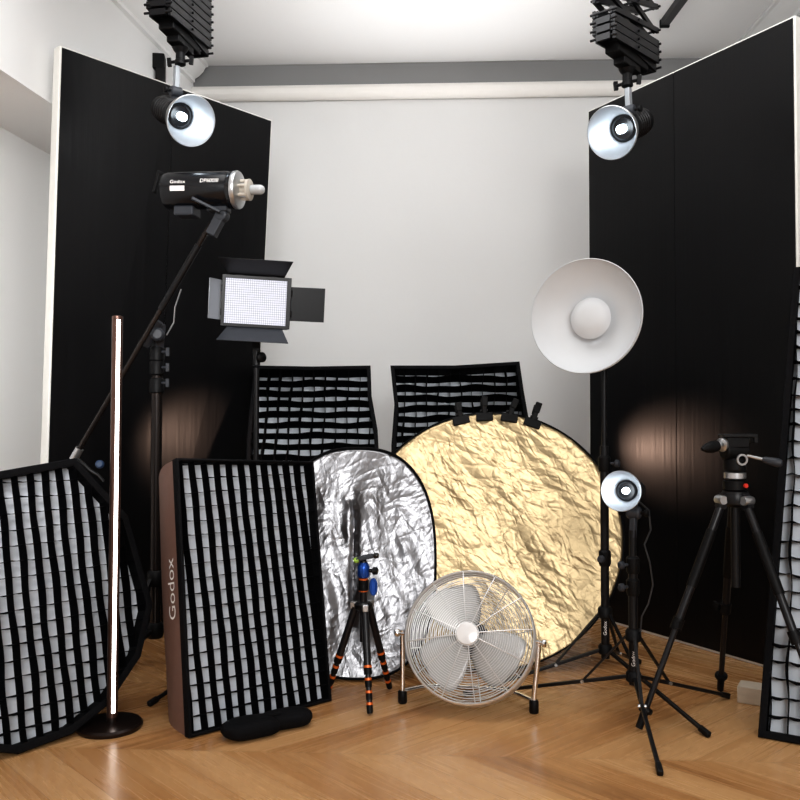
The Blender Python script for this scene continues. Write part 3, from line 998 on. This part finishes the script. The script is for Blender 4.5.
# ------------------------------------------------------------------ lamps with bowl reflectors
def lamp(label, mouth, n, R, deep, blen, mount, rod_top, group, small=False):
    n = V(n).normalized()
    mouth = V(mouth)
    bk = mouth - n * deep
    root = thing('studio_lamp', label, 'studio light', mount, group)
    rb = R * .52
    prof_in = [(R * 1.0, 0), (R * .95, -deep * .18), (R * .86, -deep * .42), (R * .74, -deep * .68), (rb * 1.06, -deep * .98)]
    part('reflector', MB().lathe([(R * 1.02, 0.002), (R * 1.045, -.001), (R * 1.03, -.006)] + [(r + .003, t - .002) for r, t in prof_in[1:]] + [(rb, -deep)], mouth, n, 48, False), M_['silver'], root, label='silver bowl reflector')
    part('reflector_lining', MB().lathe([(R * 1.02, .002)] + prof_in, mouth, n, 48, False), M_['refl'], root, label='pale inside of bowl')
    face = MB().lathe([(rb * 1.05, 0), (rb * 1.05, .004), (rb * .85, .008), (rb * .8, .002), (rb * .3, .0)], bk, n, 40, False)
    face.lathe([(rb * 1.04, .001), (.001, .0015)], bk, n, 40, False)
    part('face_ring', face, M_['bgloss'], root, label='black ring round the bulb')
    part('bulb', MB().lathe([(rb * .30, 0), (rb * .34, deep * .12), (rb * .32, deep * .3), (rb * .2, deep * .4), (.0005, deep * .43)], bk, n, 24), M_['bulb'], root, label='glowing white bulb')
    rB = rb * 1.16
    part('body', MB().lathe([(rB * .8, 0), (rB * 1.02, -.006), (rB * 1.02, -.02), (rB * .95, -.024), (rB * .95, -blen + .02), (rB * .9, -blen + .006), (rB * .7, -blen)], bk, n, 40), M_['bplast'], root)
    fins = MB()
    for k in range(5):
        fins.lathe([(rB * .95, 0), (rB * 1.0, -.002), (rB * 1.0, -.006), (rB * .95, -.008)], bk - n * (.04 + k * (blen - .07) / 5), n, 32, False)
    part('cooling_fins', fins, M_['bmetal'], root)
    mount = V(mount)
    rod_top = V(rod_top)
    pv = bk - n * (blen * .4)
    br = MB()
    br.lathe([(.016, -.022), (.02, -.016), (.02, .016), (.016, .022)], mount, n.cross(up).normalized(), 18)
    dd = (pv - mount)
    br.bar(mount, mount + dd * max(.1, (dd.length - rB * .7) / dd.length), .03, .02, n)
    part('tilt_bracket', br, M_['gplast'], root, bevel=.002)
    d = (rod_top - mount).normalized()
    part('spigot', MB().box((mount + rod_top) / 2, ((rod_top - mount).length, .020, .020), (d, d.orthogonal().normalized(), d.cross(d.orthogonal().normalized()))), M_['spigot_litdoor'] if not small else M_['gplast'], root, bevel=.003)
    sd = n.cross(up).normalized()
    for s_ in (-1, 1):
        part('knob', MB().cyl(mount + sd * (s_ * .018), mount + sd * (s_ * .035), .005, n=8).lathe([(.008, 0), (.012, .004), (.012, .012), (.008, .015)], mount + sd * (s_ * .033), sd * s_, 12), M_['bplast'], root)
    # a real light in the bulb
    ld = bpy.data.lights.new('lamp_light', 'POINT')
    ld.energy = 0.07 if not small else 0.035
    ld.color = (0.85, 0.93, 1.0)
    ld.shadow_soft_size = 0.012
    lo = bpy.data.objects.new('lamp_light', ld)
    lo.location = bk + n * deep * .62
    COL.objects.link(lo)
    return root

LG = 'lit studio lamps with bowl reflectors'
Yl = 3.06
lamp('lit studio lamp with silver bowl hanging before the left board', at(191.5, 121, Yl - .06), (0.57, -0.70, -0.43), 0.087, 0.105, 0.17, at(176, 92, 3.10), at(177, 66, 3.10), LG)
lamp('lit studio lamp with silver bowl hanging before the right board', at(611.5, 133, 2.88), (-0.58, -0.71, -0.40), 0.087, 0.105, 0.17, at(629, 111, 2.96), at(628, 88, 2.96), LG)
m3 = S2 + up * 0.66
small_lamp = lamp('small lit lamp with bowl reflector on the short stand', at(621, 491, 2.60), (-0.48, -0.87, 0.06), 0.060, 0.07, 0.12, S2 + V((0.004, .0, .655)), S2 + up * 0.575, LG, small=True)
# loose power cord hanging at the short stand
part('power_cord', MB().tube([V((.755, 2.74, .70)), V((.80, 2.74, .66)), V((.80, 2.72, .60)), V((.775, 2.705, .555)), V((.79, 2.70, .50)), V((.80, 2.70, .43)), V((.785, 2.70, .37)), V((.764, 2.702, .33)), V((.760, 2.703, .28))], .003, 6), M_['cable'], short_stand)


# ------------------------------------------------------------------ ceiling pantographs
def pantograph(label, corner, yaw, zbot, levels, w, L):
    e = V((sin(yaw), cos(yaw), 0)); m = V((cos(yaw), -sin(yaw), 0))
    c = V(corner) + e * (L / 2) - m * (w / 2)
    c.z = 0
    root = thing('pantograph_hanger', label, 'ceiling mount', c + up * ZC, 'scissor hangers on the ceiling')
    z = zbot
    zlist = []
    for t in levels:
        hgt = L * sin(t)
        z += hgt / 2
        zlist.append((z, t, hgt))
        z += hgt / 2
        if z > ZC - .05: break
    for (z, t, hgt) in zlist:
        for s_ in (-1, 1):
            for k in (-1, 1):
                off = m * (s_ * w / 2 + (k * .0055) - s_ * .0055)
                a = c + up * z - e * (L / 2 * cos(t)) - up * (k * L / 2 * sin(t)) + off
                b = c + up * z + e * (L / 2 * cos(t)) + up * (k * L / 2 * sin(t)) + off
                part('scissor_arm', MB().bar(a, b, .010, .025 if t < radians(6) else .018, up), M_['bmetal'], root)
        for q in (-1, 0, 1):
            pins = MB()
            zz = z - hgt / 2 if q else z
            p = c + e * (q * L / 2 * cos(t)) + up * zz
            pins.cyl(p - m * (w / 2 + .012), p + m * (w / 2 + .012), .0045, n=8)
            if q and t < radians(6):
                pins.bar(p - m * (w / 2 - .012), p + m * (w / 2 - .012), .012, .021)
            part('cross_pin', pins, M_['bmetal'], root)
    top = zlist[-1][0] + zlist[-1][2] / 2
    part('top_carriage', MB().box(c + up * ((top + ZC) / 2), (w * .8, L * .8, max(.02, ZC - top)), (m, e, up)), M_['bmetal'], root, bevel=.004)
    bc = MB().box(c + up * (zbot - .010), (w * .72, L * .66, .04), (m, e, up))
    bc.box(c + up * (zbot - .038), (w * .6, L * .36, .03), (m, e, up))
    part('bottom_carriage', bc, M_['bplast'], root, bevel=.004)
    sk = MB().lathe([(.03, 0), (.024, -.012), (.017, -.02), (.017, -.045), (.02, -.048), (.02, -.062), (.015, -.065)], c + up * (zbot - .05), up, 20)
    part('socket', sk, M_['bplast'], root)
    for s_ in (-1, 1):
        kb = MB().cyl(c + up * (zbot - .10) + m * (s_ * .015), c + up * (zbot - .10) + m * (s_ * .042), .006, n=8)
        kb.bar(c + up * (zbot - .115) + m * (s_ * .042), c + up * (zbot - .085) + m * (s_ * .045), .014, .012)
        part('locking_knob', kb, M_['bplast'], root)
    return c

t5 = radians(5.0)
cL = pantograph('folded black scissor hanger above the left hanging lamp', at(169, 25, 2.92), radians(11), 2.37, [t5] * 40, .082, .35)
cR = pantograph('half-extended black scissor hanger above the right hanging lamp', at(614, 58, 2.80), radians(40), 2.235, [radians(4.6)] * 3 + [radians(8)] + [radians(14)] * 20, .074, .36)
# ceiling rail, right
r0, r1 = at(667, 20, 4.45), at(690, -10, 4.05)
d = V((0.03, -1, 0)).normalized()
r0 = V((1.395, 4.43, ZC)); r1 = r0 + d * 5.2
rl = thing('ceiling_rail', 'black rail end on the ceiling above the right board', 'rail', r0)
part('rail_channel', MB().slab([r0 + V((-.022, 0, -.035)), r0 + V((.022, 0, -.035)), r1 + V((.022, 0, -.035)), r1 + V((-.022, 0, -.035))], (0, 0, .035)), M_['bmetal'], rl, bevel=.003)
part('end_stop', MB().box(r0 + V((0, 0.004, -.021)), (.052, .018, .042)), M_['bplast'], rl, bevel=.004)

# small black speaker on the left wall above the board
def wall_speaker():
    p = at(158, 67, 4.50)
    root = thing('wall_speaker', 'small black bracketed box on the left wall above the board', 'speaker', p)
    ax = (V((.97, .14, 0)).normalized(), V((-.14, .97, 0)).normalized(), V((0, 0, 1)))
    part('cabinet', MB().box(p + V((-.005, 0, .02)), (.085, .08, .085), ax), M_['bplast'], root, bevel=.008)
    part('lower_arm', MB().box(p + V((.018, -.01, -.05)), (.05, .05, .085), ax), M_['bmetal'], root, bevel=.006)
    part('wall_bracket', MB().cyl(p + V((-.03, .01, .02)), V((lw(p.y).x + 0.002, p.y + .01, p.z + .02)), .014, n=12), M_['bplast'], root)
wall_speaker()


# ------------------------------------------------------------------ beauty dish
def beauty_dish():
    c = at(585, 316, 2.80)
    n = V((-0.53, -0.845, 0.03)).normalized()
    R = .1895
    root = thing('beauty_dish', 'round white beauty dish flash head on the tall stand', 'beauty dish', c)
    prof = [(R * .985, 0), (R * .95, -.012), (R * .86, -.035), (R * .70, -.060), (R * .5, -.080), (R * .36, -.088), (R * .30, -.09)]
    part('dish', MB().lathe([(R * .985, -.001), (R, .004), (R * 1.012, .001), (R * 1.01, -.006)] + [(r + .003, t - .004) for r, t in prof[1:]], c, n, 72, False), M_['white'], root)
    part('dish_lining', MB().lathe([(R * .99, .002)] + prof + [(.001, -.09)], c, n, 72, False), M_['white'], root, label='smooth white inside')
    dc = c - n * .045
    part('deflector', MB().lathe([(.001, .017), (.028, .015), (.050, .009), (.065, -.003), (.070, -.010), (.067, -.014), (.001, -.012)], dc, n, 48), M_['white'], root, label='round white centre deflector')
    a = n.orthogonal().normalized(); b = n.cross(a)
    for k in range(3):
        q = 2 * pi * k / 3 + .5
        o = (a * cos(q) + b * sin(q)) * .042
        part('deflector_post', MB().cyl(dc + o - n * .01, c + o - n * .09, .0035, n=8), M_['silver'], root)
    bk = c - n * .094
    part('flash_body', MB().lathe([(.06, .0), (.062, -.02), (.054, -.03), (.054, -.19), (.048, -.205), (.03, -.208)], bk, n, 36), M_['bplast'], root, label='black flash body behind the dish')
    piv = S1 + up * 1.20
    br = MB().cyl(piv - up * .03, piv + up * .02, .016, n=16)
    q = bk - n * .08 - up * .045
    br.bar(piv + up * .005, q, .03, .022)
    part('tilt_bracket', br, M_['gplast'], root, bevel=.002)
    lv = MB().bar(piv + V((.01, -.01, 0)), piv + V((.06, -.03, .03)), .012, .01)
    part('tilt_lever', lv, M_['bplast'], root)
beauty_dish()


# ------------------------------------------------------------------ floor fan
def fan():
    fl, fr_ = onfloor(402.5, 703, 0.0), onfloor(534, 713, 0.0)
    ac = (fr_ - fl).normalized()
    base = (fl + fr_) / 2
    back_ = V((-ac.y, ac.x, 0))
    root = thing('floor_fan', 'round chrome floor fan on the wood floor before the gold reflector', 'fan', base)
    n = (-back_ * .92 + up * .40).normalized()
    c = at(469.5, 636.5, 2.80)
    R = .2115
    pl = at(402.5, 633, 2.88); pr = at(538.5, 643, 2.775)
    a = ac; b = n.cross(a); b = b if b.z > 0 else -b
    # front grill
    g = MB()
    dome = lambda r: .012 + .045 * (1 - (r / R) ** 2.2)
    for k in range(24):
        r = .038 + (R - .010 - .038) * k / 23
        g.ring(c + n * dome(r), n, r, .0011, 60, 5)
    def spoke(q, r0, r1, rad=.0018):
        g.tube([c + (a * cos(q) + b * sin(q)) * (r0 + (r1 - r0) * t) + n * (dome(r0 + (r1 - r0) * t) + .001) for t in (0, .33, .66, 1)], rad, 6)
    for k in range(12):
        q = 2 * pi * k / 12 + .15
        spoke(q, .036, R - .002)
    part('front_grill', g, M_['wire'], root, recalc=False)
    # outer band
    bd_ = MB().lathe([(R - .004, .014), (R, .018), (R + .004, .014), (R + .004, -.052), (R, -.056), (R - .003, -.050), (R - .002, .006)], c, n, 72, False)
    part('guard_band', bd_, M_['wire'], root)
    rg = MB()
    for k in range(14):
        r = .06 + (R - .06) * k / 13
        rg.ring(c - n * (.05 + .05 * (1 - (r / R) ** 2)), n, r, .0013, 48, 5)
    for k in range(8):
        q = 2 * pi * k / 8 + .2
        rg.tube([c + (a * cos(q) + b * sin(q)) * r - n * (.05 + .05 * (1 - (r / R) ** 2)) for r in (.05, .1, .16, R)], .002, 6)
    part('rear_grill', rg, M_['wire'], root, recalc=False)
    part('motor', MB().lathe([(.03, -.02), (.055, -.03), (.06, -.05), (.06, -.11), (.045, -.13), (.02, -.135)], c, n, 32), M_['gplast'], root)
    part('hub_badge', MB().lathe([(.037, .048), (.037, .058), (.034, .064), (.02, .068), (.0005, .069)], c, n, 36), M_['hub'], root, label='bright round centre badge')
    part('blade_hub', MB().lathe([(.034, -.02), (.036, .0), (.032, .02), (.0005, .025)], c, n, 28), M_['fanblade'], root)
    for q0 in (116, 222, 326):
        q0 = radians(q0)
        er = a * cos(q0) + b * sin(q0); et = -a * sin(q0) + b * cos(q0)
        vs, fs = [], []
        NR, NC = 14, 10
        for i in range(NR + 1):
            s_ = i / NR
            r = .030 + .150 * s_
            # rounded paddle
            hwid = (.022 + .068 * sin(pi * min(1, s_ * .62 + .06)) ** .8) * (1 if s_ < .8 else sqrt(max(.0, 1 - ((s_ - .8) / .2) ** 2)) * .97 + .03)
            for j in range(NC + 1):
                cc = -1 + 2 * j / NC
                vs.append(c + er * r + et * (cc * hwid + .012 * s_) + n * (-.006 + .018 * cc * (1 - .4 * s_) - .01 * cc * cc))
        for i in range(NR):
            for j in range(NC):
                k = i * (NC + 1) + j
                fs.append((k, k + 1, k + NC + 2, k + NC + 1))
        part('blade', MB().add(vs, fs), M_['fanblade'], root, recalc=False, solid=.002)
    # chrome tube stand
    def side(p, f, sgn):
        t = MB()
        f0 = f + up * .022
        return [p + V((0, 0, .01)), p - up * .02, lerp(p, f0, .5), f0 + up * .03, f0]
    part('stand_leg', MB().tube(side(pl, fl, -1), .0085, 12), M_['chrome'], root)
    part('stand_leg', MB().tube(side(pr, fr_, 1), .0085, 12), M_['chrome'], root)
    x0, x1 = fl + up * .040, fr_ + up * .040
    cr = [x0 + ac * .004, x0 + ac * .02 + back_ * .015, x0 + ac * .05 + back_ * .05, x0 + ac * .09 + back_ * .075, x0 + ac * .15 + back_ * .085,
          x1 - ac * .15 + back_ * .085, x1 - ac * .09 + back_ * .075, x1 - ac * .05 + back_ * .05, x1 - ac * .02 + back_ * .015, x1 - ac * .004]
    part('cross_tube', MB().tube(cr, .0085, 12), M_['chrome'], root)
    for f in (fl, fr_):
        part('rubber_foot', MB().lathe([(.013, 0), (.0155, .004), (.0155, .038), (.013, .042)], f, up, 16), M_['bplast'], root)
    for p, s_ in ((pl, -1), (pr, 1)):
        rim_pt = c + a * (s_ * (R + .002)) - n * .02
        k = MB().cyl(rim_pt, p + a * (s_ * .012), .006, n=10)
        k.lathe([(.010, 0), (.013, .004), (.013, .012), (.009, .016)], p + a * (s_ * .010), a * s_, 14)
        part('pivot_knob', k, M_['chrome'], root)
fan()


# ------------------------------------------------------------------ small tripod with blue head
def small_tripod():
    C = V((-0.124, 2.90, 0))
    root = thing('travel_tripod', 'small black tripod with blue ball head and orange leg rings', 'tripod', C)
    za = .318
    part('crown', MB().lathe([(.016, -.014), (.03, -.008), (.032, .008), (.022, .016)], C + up * za, up, 20), M_['bmetal'], root)
    part('centre_column', MB().cyl(C + up * .20, C + up * (za + .085), .0125, n=18), M_['carbon'], root)
    for z in (za + .055, za + .09):
        part('ring', MB().lathe([(.0135, -.005), (.016, -.004), (.016, .004), (.0135, .005)], C + up * z, up, 18), M_['orange'], root, label='orange ring')
    part('column_lock', MB().lathe([(.014, -.02), (.0175, -.016), (.0175, .016), (.014, .02)], C + up * (za + .072), up, 18), M_['bplast'], root)
    hd = MB().lathe([(.017, 0), (.021, .006), (.021, .035), (.017, .045), (.012, .052)], C + up * (za + .098), up, 24)
    part('ball_head', hd, M_['blue'], root, label='blue ball head')
    part('ball', MB().ball(C + up * (za + .148), .013), M_['bgloss'], root)
    part('head_knob', MB().cyl(C + V((.015, -.005, za + .122)), C + V((.032, -.01, za + .122)), .006, n=10).lathe([(.008, 0), (.013, .004), (.013, .016), (.009, .02)], C + V((.03, -.01, za + .122)), V((.95, -.3, 0)), 16), M_['bgloss'], root)
    pl = MB().box(C + V((.004, 0, za + .165)), (.062, .036, .012), (V((.97, .1, .2)).normalized(), V((-.1, .99, 0)).normalized(), V((-.2, 0, .97)).normalized()))
    part('plate_clamp', pl, M_['gplast'], root, bevel=.003)
    part('clamp_knob', MB().lathe([(.006, 0), (.010, .003), (.010, .014), (.007, .018)], C + V((.034, -.006, za + .172)), V((.95, -.3, .1)), 14), M_['bgloss'], root)
    part('bubble_level', MB().lathe([(.009, -.004), (.009, .004)], C + V((-.024, -.016, za + .158)), V((-.2, -.6, .8)), 14), M_['green'], root, label='green bubble level')
    # blue clip hanging on the column
    q = C + V((.034, -.012, za + .068))
    part('carabiner', MB().tube([q + V((.010 * cos(t), 0, .026 * sin(t))) for t in [2 * pi * k / 16 for k in range(16)]], .0045, 8, True).box(q, (.012, .006, .045)), M_['blue'], root, label='blue clip on the column')
    for f in ((-.0965, 2.757), (-.036, 3.02), (-.252, 2.955)):
        f = V((f[0], f[1], .006))
        h = V((f.x - C.x, f.y - C.y, 0)).normalized()
        p = C + h * .03 + up * (za - .004)
        part('leg_hinge', MB().box(C + h * .032 + up * (za + .002), (.03, .02, .024), (h, V((-h.y, h.x, 0)), up)), M_['silver'], root, bevel=.003)
        d = (f - p)
        dn = d.normalized()
        lg = part('leg', MB().cyl(p, p + d * .55, .0125, n=16), M_['carbon'], root)
        part('leg_section', MB().cyl(p + d * .5, f - dn * .01, .0088, n=14), M_['carbon'], lg)
        for t in (.56, .68, .80, .91):
            part('twist_lock', MB().cyl(p + d * (t + .012), p + d * (t + .075), .0135 if t < .6 else .0125 - .002 * t, n=14), M_['bplast'], lg)
            part('ring', MB().cyl(p + d * (t - .012), p + d * (t + .012), .0138 if t < .6 else .0128 - .002 * t, n=14), M_['orange'], lg, label='orange ring')
        part('rubber_foot', MB().cyl(f - dn * .025, f, .011, .009, n=14), M_['bplast'], lg)
small_tripod()


# ------------------------------------------------------------------ large video tripod
def video_tripod():
    C = V((1.046, 2.66, 0))
    root = thing('video_tripod', 'large black tripod with pan handle head beside the strip softbox', 'tripod', C)
    za = at(735, 497, 2.66).z
    part('crown', MB().lathe([(.026, -.03), (.042, -.02), (.045, .0), (.038, .018), (.03, .022)], C + up * za, up, 24), M_['bmetal'], root)
    part('centre_column', MB().cyl(C + up * (za - .28), C + up * za, .014, n=18), M_['bmetal'], root)
    z = za + .02
    part('levelling_base', MB().lathe([(.03, 0), (.036, .004), (.036, .03), (.03, .034)], C + up * z, up, 28), M_['bplast'], root)
    part('head_ring', MB().lathe([(.029, .036), (.033, .039), (.033, .056), (.028, .058)], C + up * z, up, 28), M_['silver'], root, label='silver ring under the head')
    part('red_button', MB().cyl(C + V((.018, -.034, z + .018)), C + V((.020, -.040, z + .018)), .007, n=14), M_['red'], root, label='red button')
    body = MB().lathe([(.028, .058), (.034, .064), (.034, .098), (.026, .104)], C + up * z, up, 24)
    body.lathe([(.024, -.04), (.030, -.034), (.030, .034), (.024, .04)], C + up * (z + .125), V((1, .15, 0)), 24)
    body.box(C + up * (z + .150), (.070, .06, .03))
    part('fluid_head', body, M_['bplast'], root, bevel=.003)
    part('tilt_dial', MB().lathe([(.018, 0), (.018, .006), (.012, .006), (.012, .002)], C + V((.008, -.033, z + .098)), V((.1, -1, 0)), 24, False), M_['silver'], root, label='round silver dial')
    part('camera_plate', MB().box(C + V((.010, 0, z + .172)), (.105, .055, .010)).box(C + V((.058, 0, z + .160)), (.012, .05, .022)), M_['bmetal'], root, bevel=.002)
    # two handles
    h0 = C + V((.030, -.02, z + .110)); h1 = C + V((.115, -.06, z + .088))
    d = (h1 - h0).normalized()
    hn = part('pan_handle', MB().cyl(h0, h0 + d * .055, .005, n=10), M_['silver'], root, label='silver rod with dark grip')
    part('grip', MB().lathe([(.006, .045), (.010, .052), (.013, .075), (.0140, .090), (.011, .100), (.004, .104)], h0, d, 16), M_['gplast'], hn)
    h0 = C + V((-.035, -.01, z + .145)); h1 = C + V((-.115, -.05, z + .132))
    d = (h1 - h0).normalized()
    hn = part('pan_handle', MB().lathe([(.018, 0), (.022, .006), (.022, .014), (.008, .020), (.006, .035)], h0, d, 18), M_['silver'], root, label='silver collar with short grip')
    part('grip', MB().lathe([(.009, .028), (.017, .034), (.019, .055), (.014, .08), (.005, .098)], h0, d, 16), M_['bplast'], hn)
    for f in ((.727, 2.612), (1.116, 2.985), (1.203, 2.335)):
        f = V((f[0], f[1], .010))
        h = V((f.x - C.x, f.y - C.y, 0)).normalized()
        sd = V((-h.y, h.x, 0))
        p = C + h * .042 + up * (za - .012)
        d = f - p
        dn = d.normalized()
        u_ = sd.cross(dn).normalized()
        lg = part('leg', MB().cyl(p, p + d * .54, .0125, n=16).box(p + dn * .0, (.045, .026, .026), (dn, sd, u_)), M_['carbon'], root)
        part('hinge_cap', MB().lathe([(.013, -.02), (.015, -.014), (.015, .014), (.013, .02)], p + up * .004 + h * .006, sd, 16), M_['silver'], lg)
        part('foam_grip', MB().cyl(p + d * .13, p + d * .38, .0155, n=16), M_['bplast'], lg)
        lk = MB().cyl(p + d * .52, p + d * .57, .0175, n=16)
        lk.bar(p + d * .545 + sd * .02, p + d * .545 - u_ * .02 + sd * .036, .012, .022)
        part('leg_lock', lk, M_['bplast'], lg)
        part('leg_section', MB().cyl(p + d * .54, f - dn * .02, .0092, n=14), M_['carbon'], lg)
        ft = MB().cyl(f - dn * .055, f - dn * .002, .0125, .0110, n=14)
        ft.lathe([(.019, -.008), (.021, -.004), (.021, .004), (.019, .008)], f - dn * .06, dn, 16)
        part('rubber_foot', ft, M_['bplast'], lg)
video_tripod()


# ------------------------------------------------------------------ glowing tube lamp
def tube_lamp():
    C = onfloor(110, 728, 0.0)
    root = thing('tube_floor_lamp', 'thin glowing tube floor lamp on a round dark base', 'floor lamp', C)
    part('base', MB().lathe([(.095, 0), (.098, .004), (.098, .012), (.093, .018), (.03, .021), (.001, .0215)], C, up, 64), M_['bronze_d'], root)
    p0 = C + V((.006, 0, .02))
    p1 = at(117.5, 318, C.y + .01)
    d = (p1 - p0).normalized()
    part('socket', MB().cyl(p0, p0 + d * .018, .016, n=20), M_['bronze_d'], root)
    part('tube', MB().cyl(p0 + d * .015, p1, .0165, n=28), M_['bronze'], root)
    fr_ = V((-C.x, -C.y, 0)).normalized()
    fr_ = (fr_ + V((.18, .06, 0))).normalized()
    fr_ = (fr_ - d * fr_.dot(d)).normalized()
    sd = d.cross(fr_).normalized()
    mb = MB()
    a0, a1 = p0 + d * .03, p1 - d * .006
    R = .0172
    vs, fs = [], []
    for e_ in (a0, a1):
        for k in range(7):
            q = -.32 + .64 * k / 6
            vs.append(e_ + (fr_ * cos(q) + sd * sin(q)) * R)
    part('light_strip', mb.add(vs, [(k, k + 1, 8 + k, 7 + k) for k in range(6)]), M_['tubelight'], root, label='glowing warm white strip')
    part('end_cap', MB().lathe([(.0168, -.004), (.0172, 0), (.0165, .005), (.01, .007)], p1, d, 24), M_['bronze'], root)
tube_lamp()


# ------------------------------------------------------------------ small things on the floor
def sandbag():
    c = onfloor(269, 731, 0.0)
    root = thing('sandbag', 'flat black sandbag on the floor under the brown-sided softbox', 'sandbag', c)
    ax = V((.80, .44, 0)).normalized(); ay = V((-ax.y, ax.x, 0))
    for s_, (lx, ly, lz) in ((-1, (.085, .055, .027)), (1, (.080, .050, .025))):
        vs, fs = [], []
        n1, n2 = 28, 14
        o = c + ax * (s_ * .062) + ay * (.012 * s_) + up * (lz)
        for j in range(n2 + 1):
            th = pi * j / n2
            for i in range(n1):
                q = 2 * pi * i / n1
                f = lambda x, p: math.copysign(abs(x) ** p, x)
                x = f(cos(q), .6) * f(sin(th), .6); y = f(sin(q), .6) * f(sin(th), .6); zz = f(cos(th), .75)
                w = 1 + .05 * sin(5 * q + s_) * sin(th)
                vs.append(o + ax * (x * lx * w) + ay * (y * ly * w) + up * (zz * lz))
        for j in range(n2):
            for i in range(n1):
                i2 = (i + 1) % n1
                fs.append((j * n1 + i, (j + 1) * n1 + i, (j + 1) * n1 + i2, j * n1 + i2))
        part('pouch', MB().add(vs, fs), M_['fab'], root)
    part('strap', MB().box(c + up * .050, (.07, .03, .006), (ax, ay, up)), M_['fab'], root, bevel=.002)
sandbag()

def block():
    c = onfloor(751, 700, 0.0)
    c = V((1.205, 2.885, 0))
    ax = V((.86, -.50, 0)).normalized(); ay = V((.5, .86, 0)).normalized()
    o = MB().box(c + up * .028, (.12, .08, .056), (ax, ay, up))
    tag(part('wooden_block', o, M_['block'], bevel=.003), 'small pale wooden block on the floor beside the strip softbox', 'block')
block()


# ------------------------------------------------------------------ light
w = bpy.data.worlds.new('world')
sc.world = w
w.use_nodes = True
nt = w.node_tree
bg = nt.nodes['Background']
tc = nt.nodes.new('ShaderNodeTexCoord')
nz = nt.nodes.new('ShaderNodeTexNoise'); nz.inputs['Scale'].default_value = 2.2; nz.inputs['Detail'].default_value = 1
nt.links.new(tc.outputs['Generated'], nz.inputs['Vector'])
cr = nt.nodes.new('ShaderNodeValToRGB')
cr.color_ramp.elements[0].position = 0.38; cr.color_ramp.elements[0].color = (0.05, 0.05, 0.052, 1)
cr.color_ramp.elements[1].position = 0.62; cr.color_ramp.elements[1].color = (0.96, 0.98, 1.0, 1)
nt.links.new(nz.outputs['Fac'], cr.inputs[0])
nt.links.new(cr.outputs[0], bg.inputs[0])
bg.inputs[1].default_value = 0.95

def area(name, loc, target, sx, sy, power, col=(1, 1, 1)):
    d = bpy.data.lights.new(name, 'AREA')
    d.shape = 'RECTANGLE'; d.size = sx; d.size_y = sy; d.energy = power; d.color = col
    o = bpy.data.objects.new(name, d)
    o.location = loc
    o.rotation_euler = (V(target) - V(loc)).to_track_quat('-Z', 'Y').to_euler()
    COL.objects.link(o)
    return o
la = area('left_fill', (-0.8, 1.2, 1.9), (-1.85, 3.9, 1.2), 0.4, 0.6, 6.5)
la.data.spread = radians(75)
la = area('ceiling_fill', (0.2, 4.42, 0.7), (0.2, 4.15, 3.06), 1.3, 0.15, 6.5)  # added fill, unseen behind the softboxes, to brighten the far ceiling
la.data.spread = radians(62)
area('key_light', (0.6, -4.2, 2.6), (0, 3.6, 1.2), 2.4, 1.6, 165, (1, 0.99, 0.98))
area('ceiling_bounce', (0.2, 2.7, 3.0), (0.2, 3.1, 0), 2.4, 2.0, 36, (1, 1, 1))
area('side_fill', (1.85, -1.2, 2.3), (-1.9, 3.3, 1.8), 0.8, 1.6, 26, (1, 1, 1))
area('upward_bounce', (0.1, 2.5, 2.55), (0.1, 4.5, 3.4), 1.6, 0.3, 15, (0.96, 0.98, 1))

def spot(name, loc, target, power, size, col, blend=.6, soft=.04):
    d = bpy.data.lights.new(name, 'SPOT')
    d.energy = power; d.spot_size = size; d.spot_blend = blend; d.color = col; d.shadow_soft_size = soft
    o = bpy.data.objects.new(name, d)
    o.location = loc
    o.rotation_euler = (V(target) - V(loc)).to_track_quat('-Z', 'Y').to_euler()
    COL.objects.link(o)
spot('warm_lamp_right', (0.46, 3.94, 0.80), (1.08, 3.76, 0.80), 13, radians(42), (1.0, 0.66, 0.5))
spot('warm_lamp_left', (-0.12, 3.68, 0.84), (-0.90, 3.98, 0.82), 15, radians(42), (1.0, 0.66, 0.5))

sc.view_settings.view_transform = 'Standard'
for lk in ('Medium High Contrast', 'AgX - Medium High Contrast'):
    try:
        sc.view_settings.look = lk
        break
    except TypeError:
        pass
sc.view_settings.exposure = -0.12
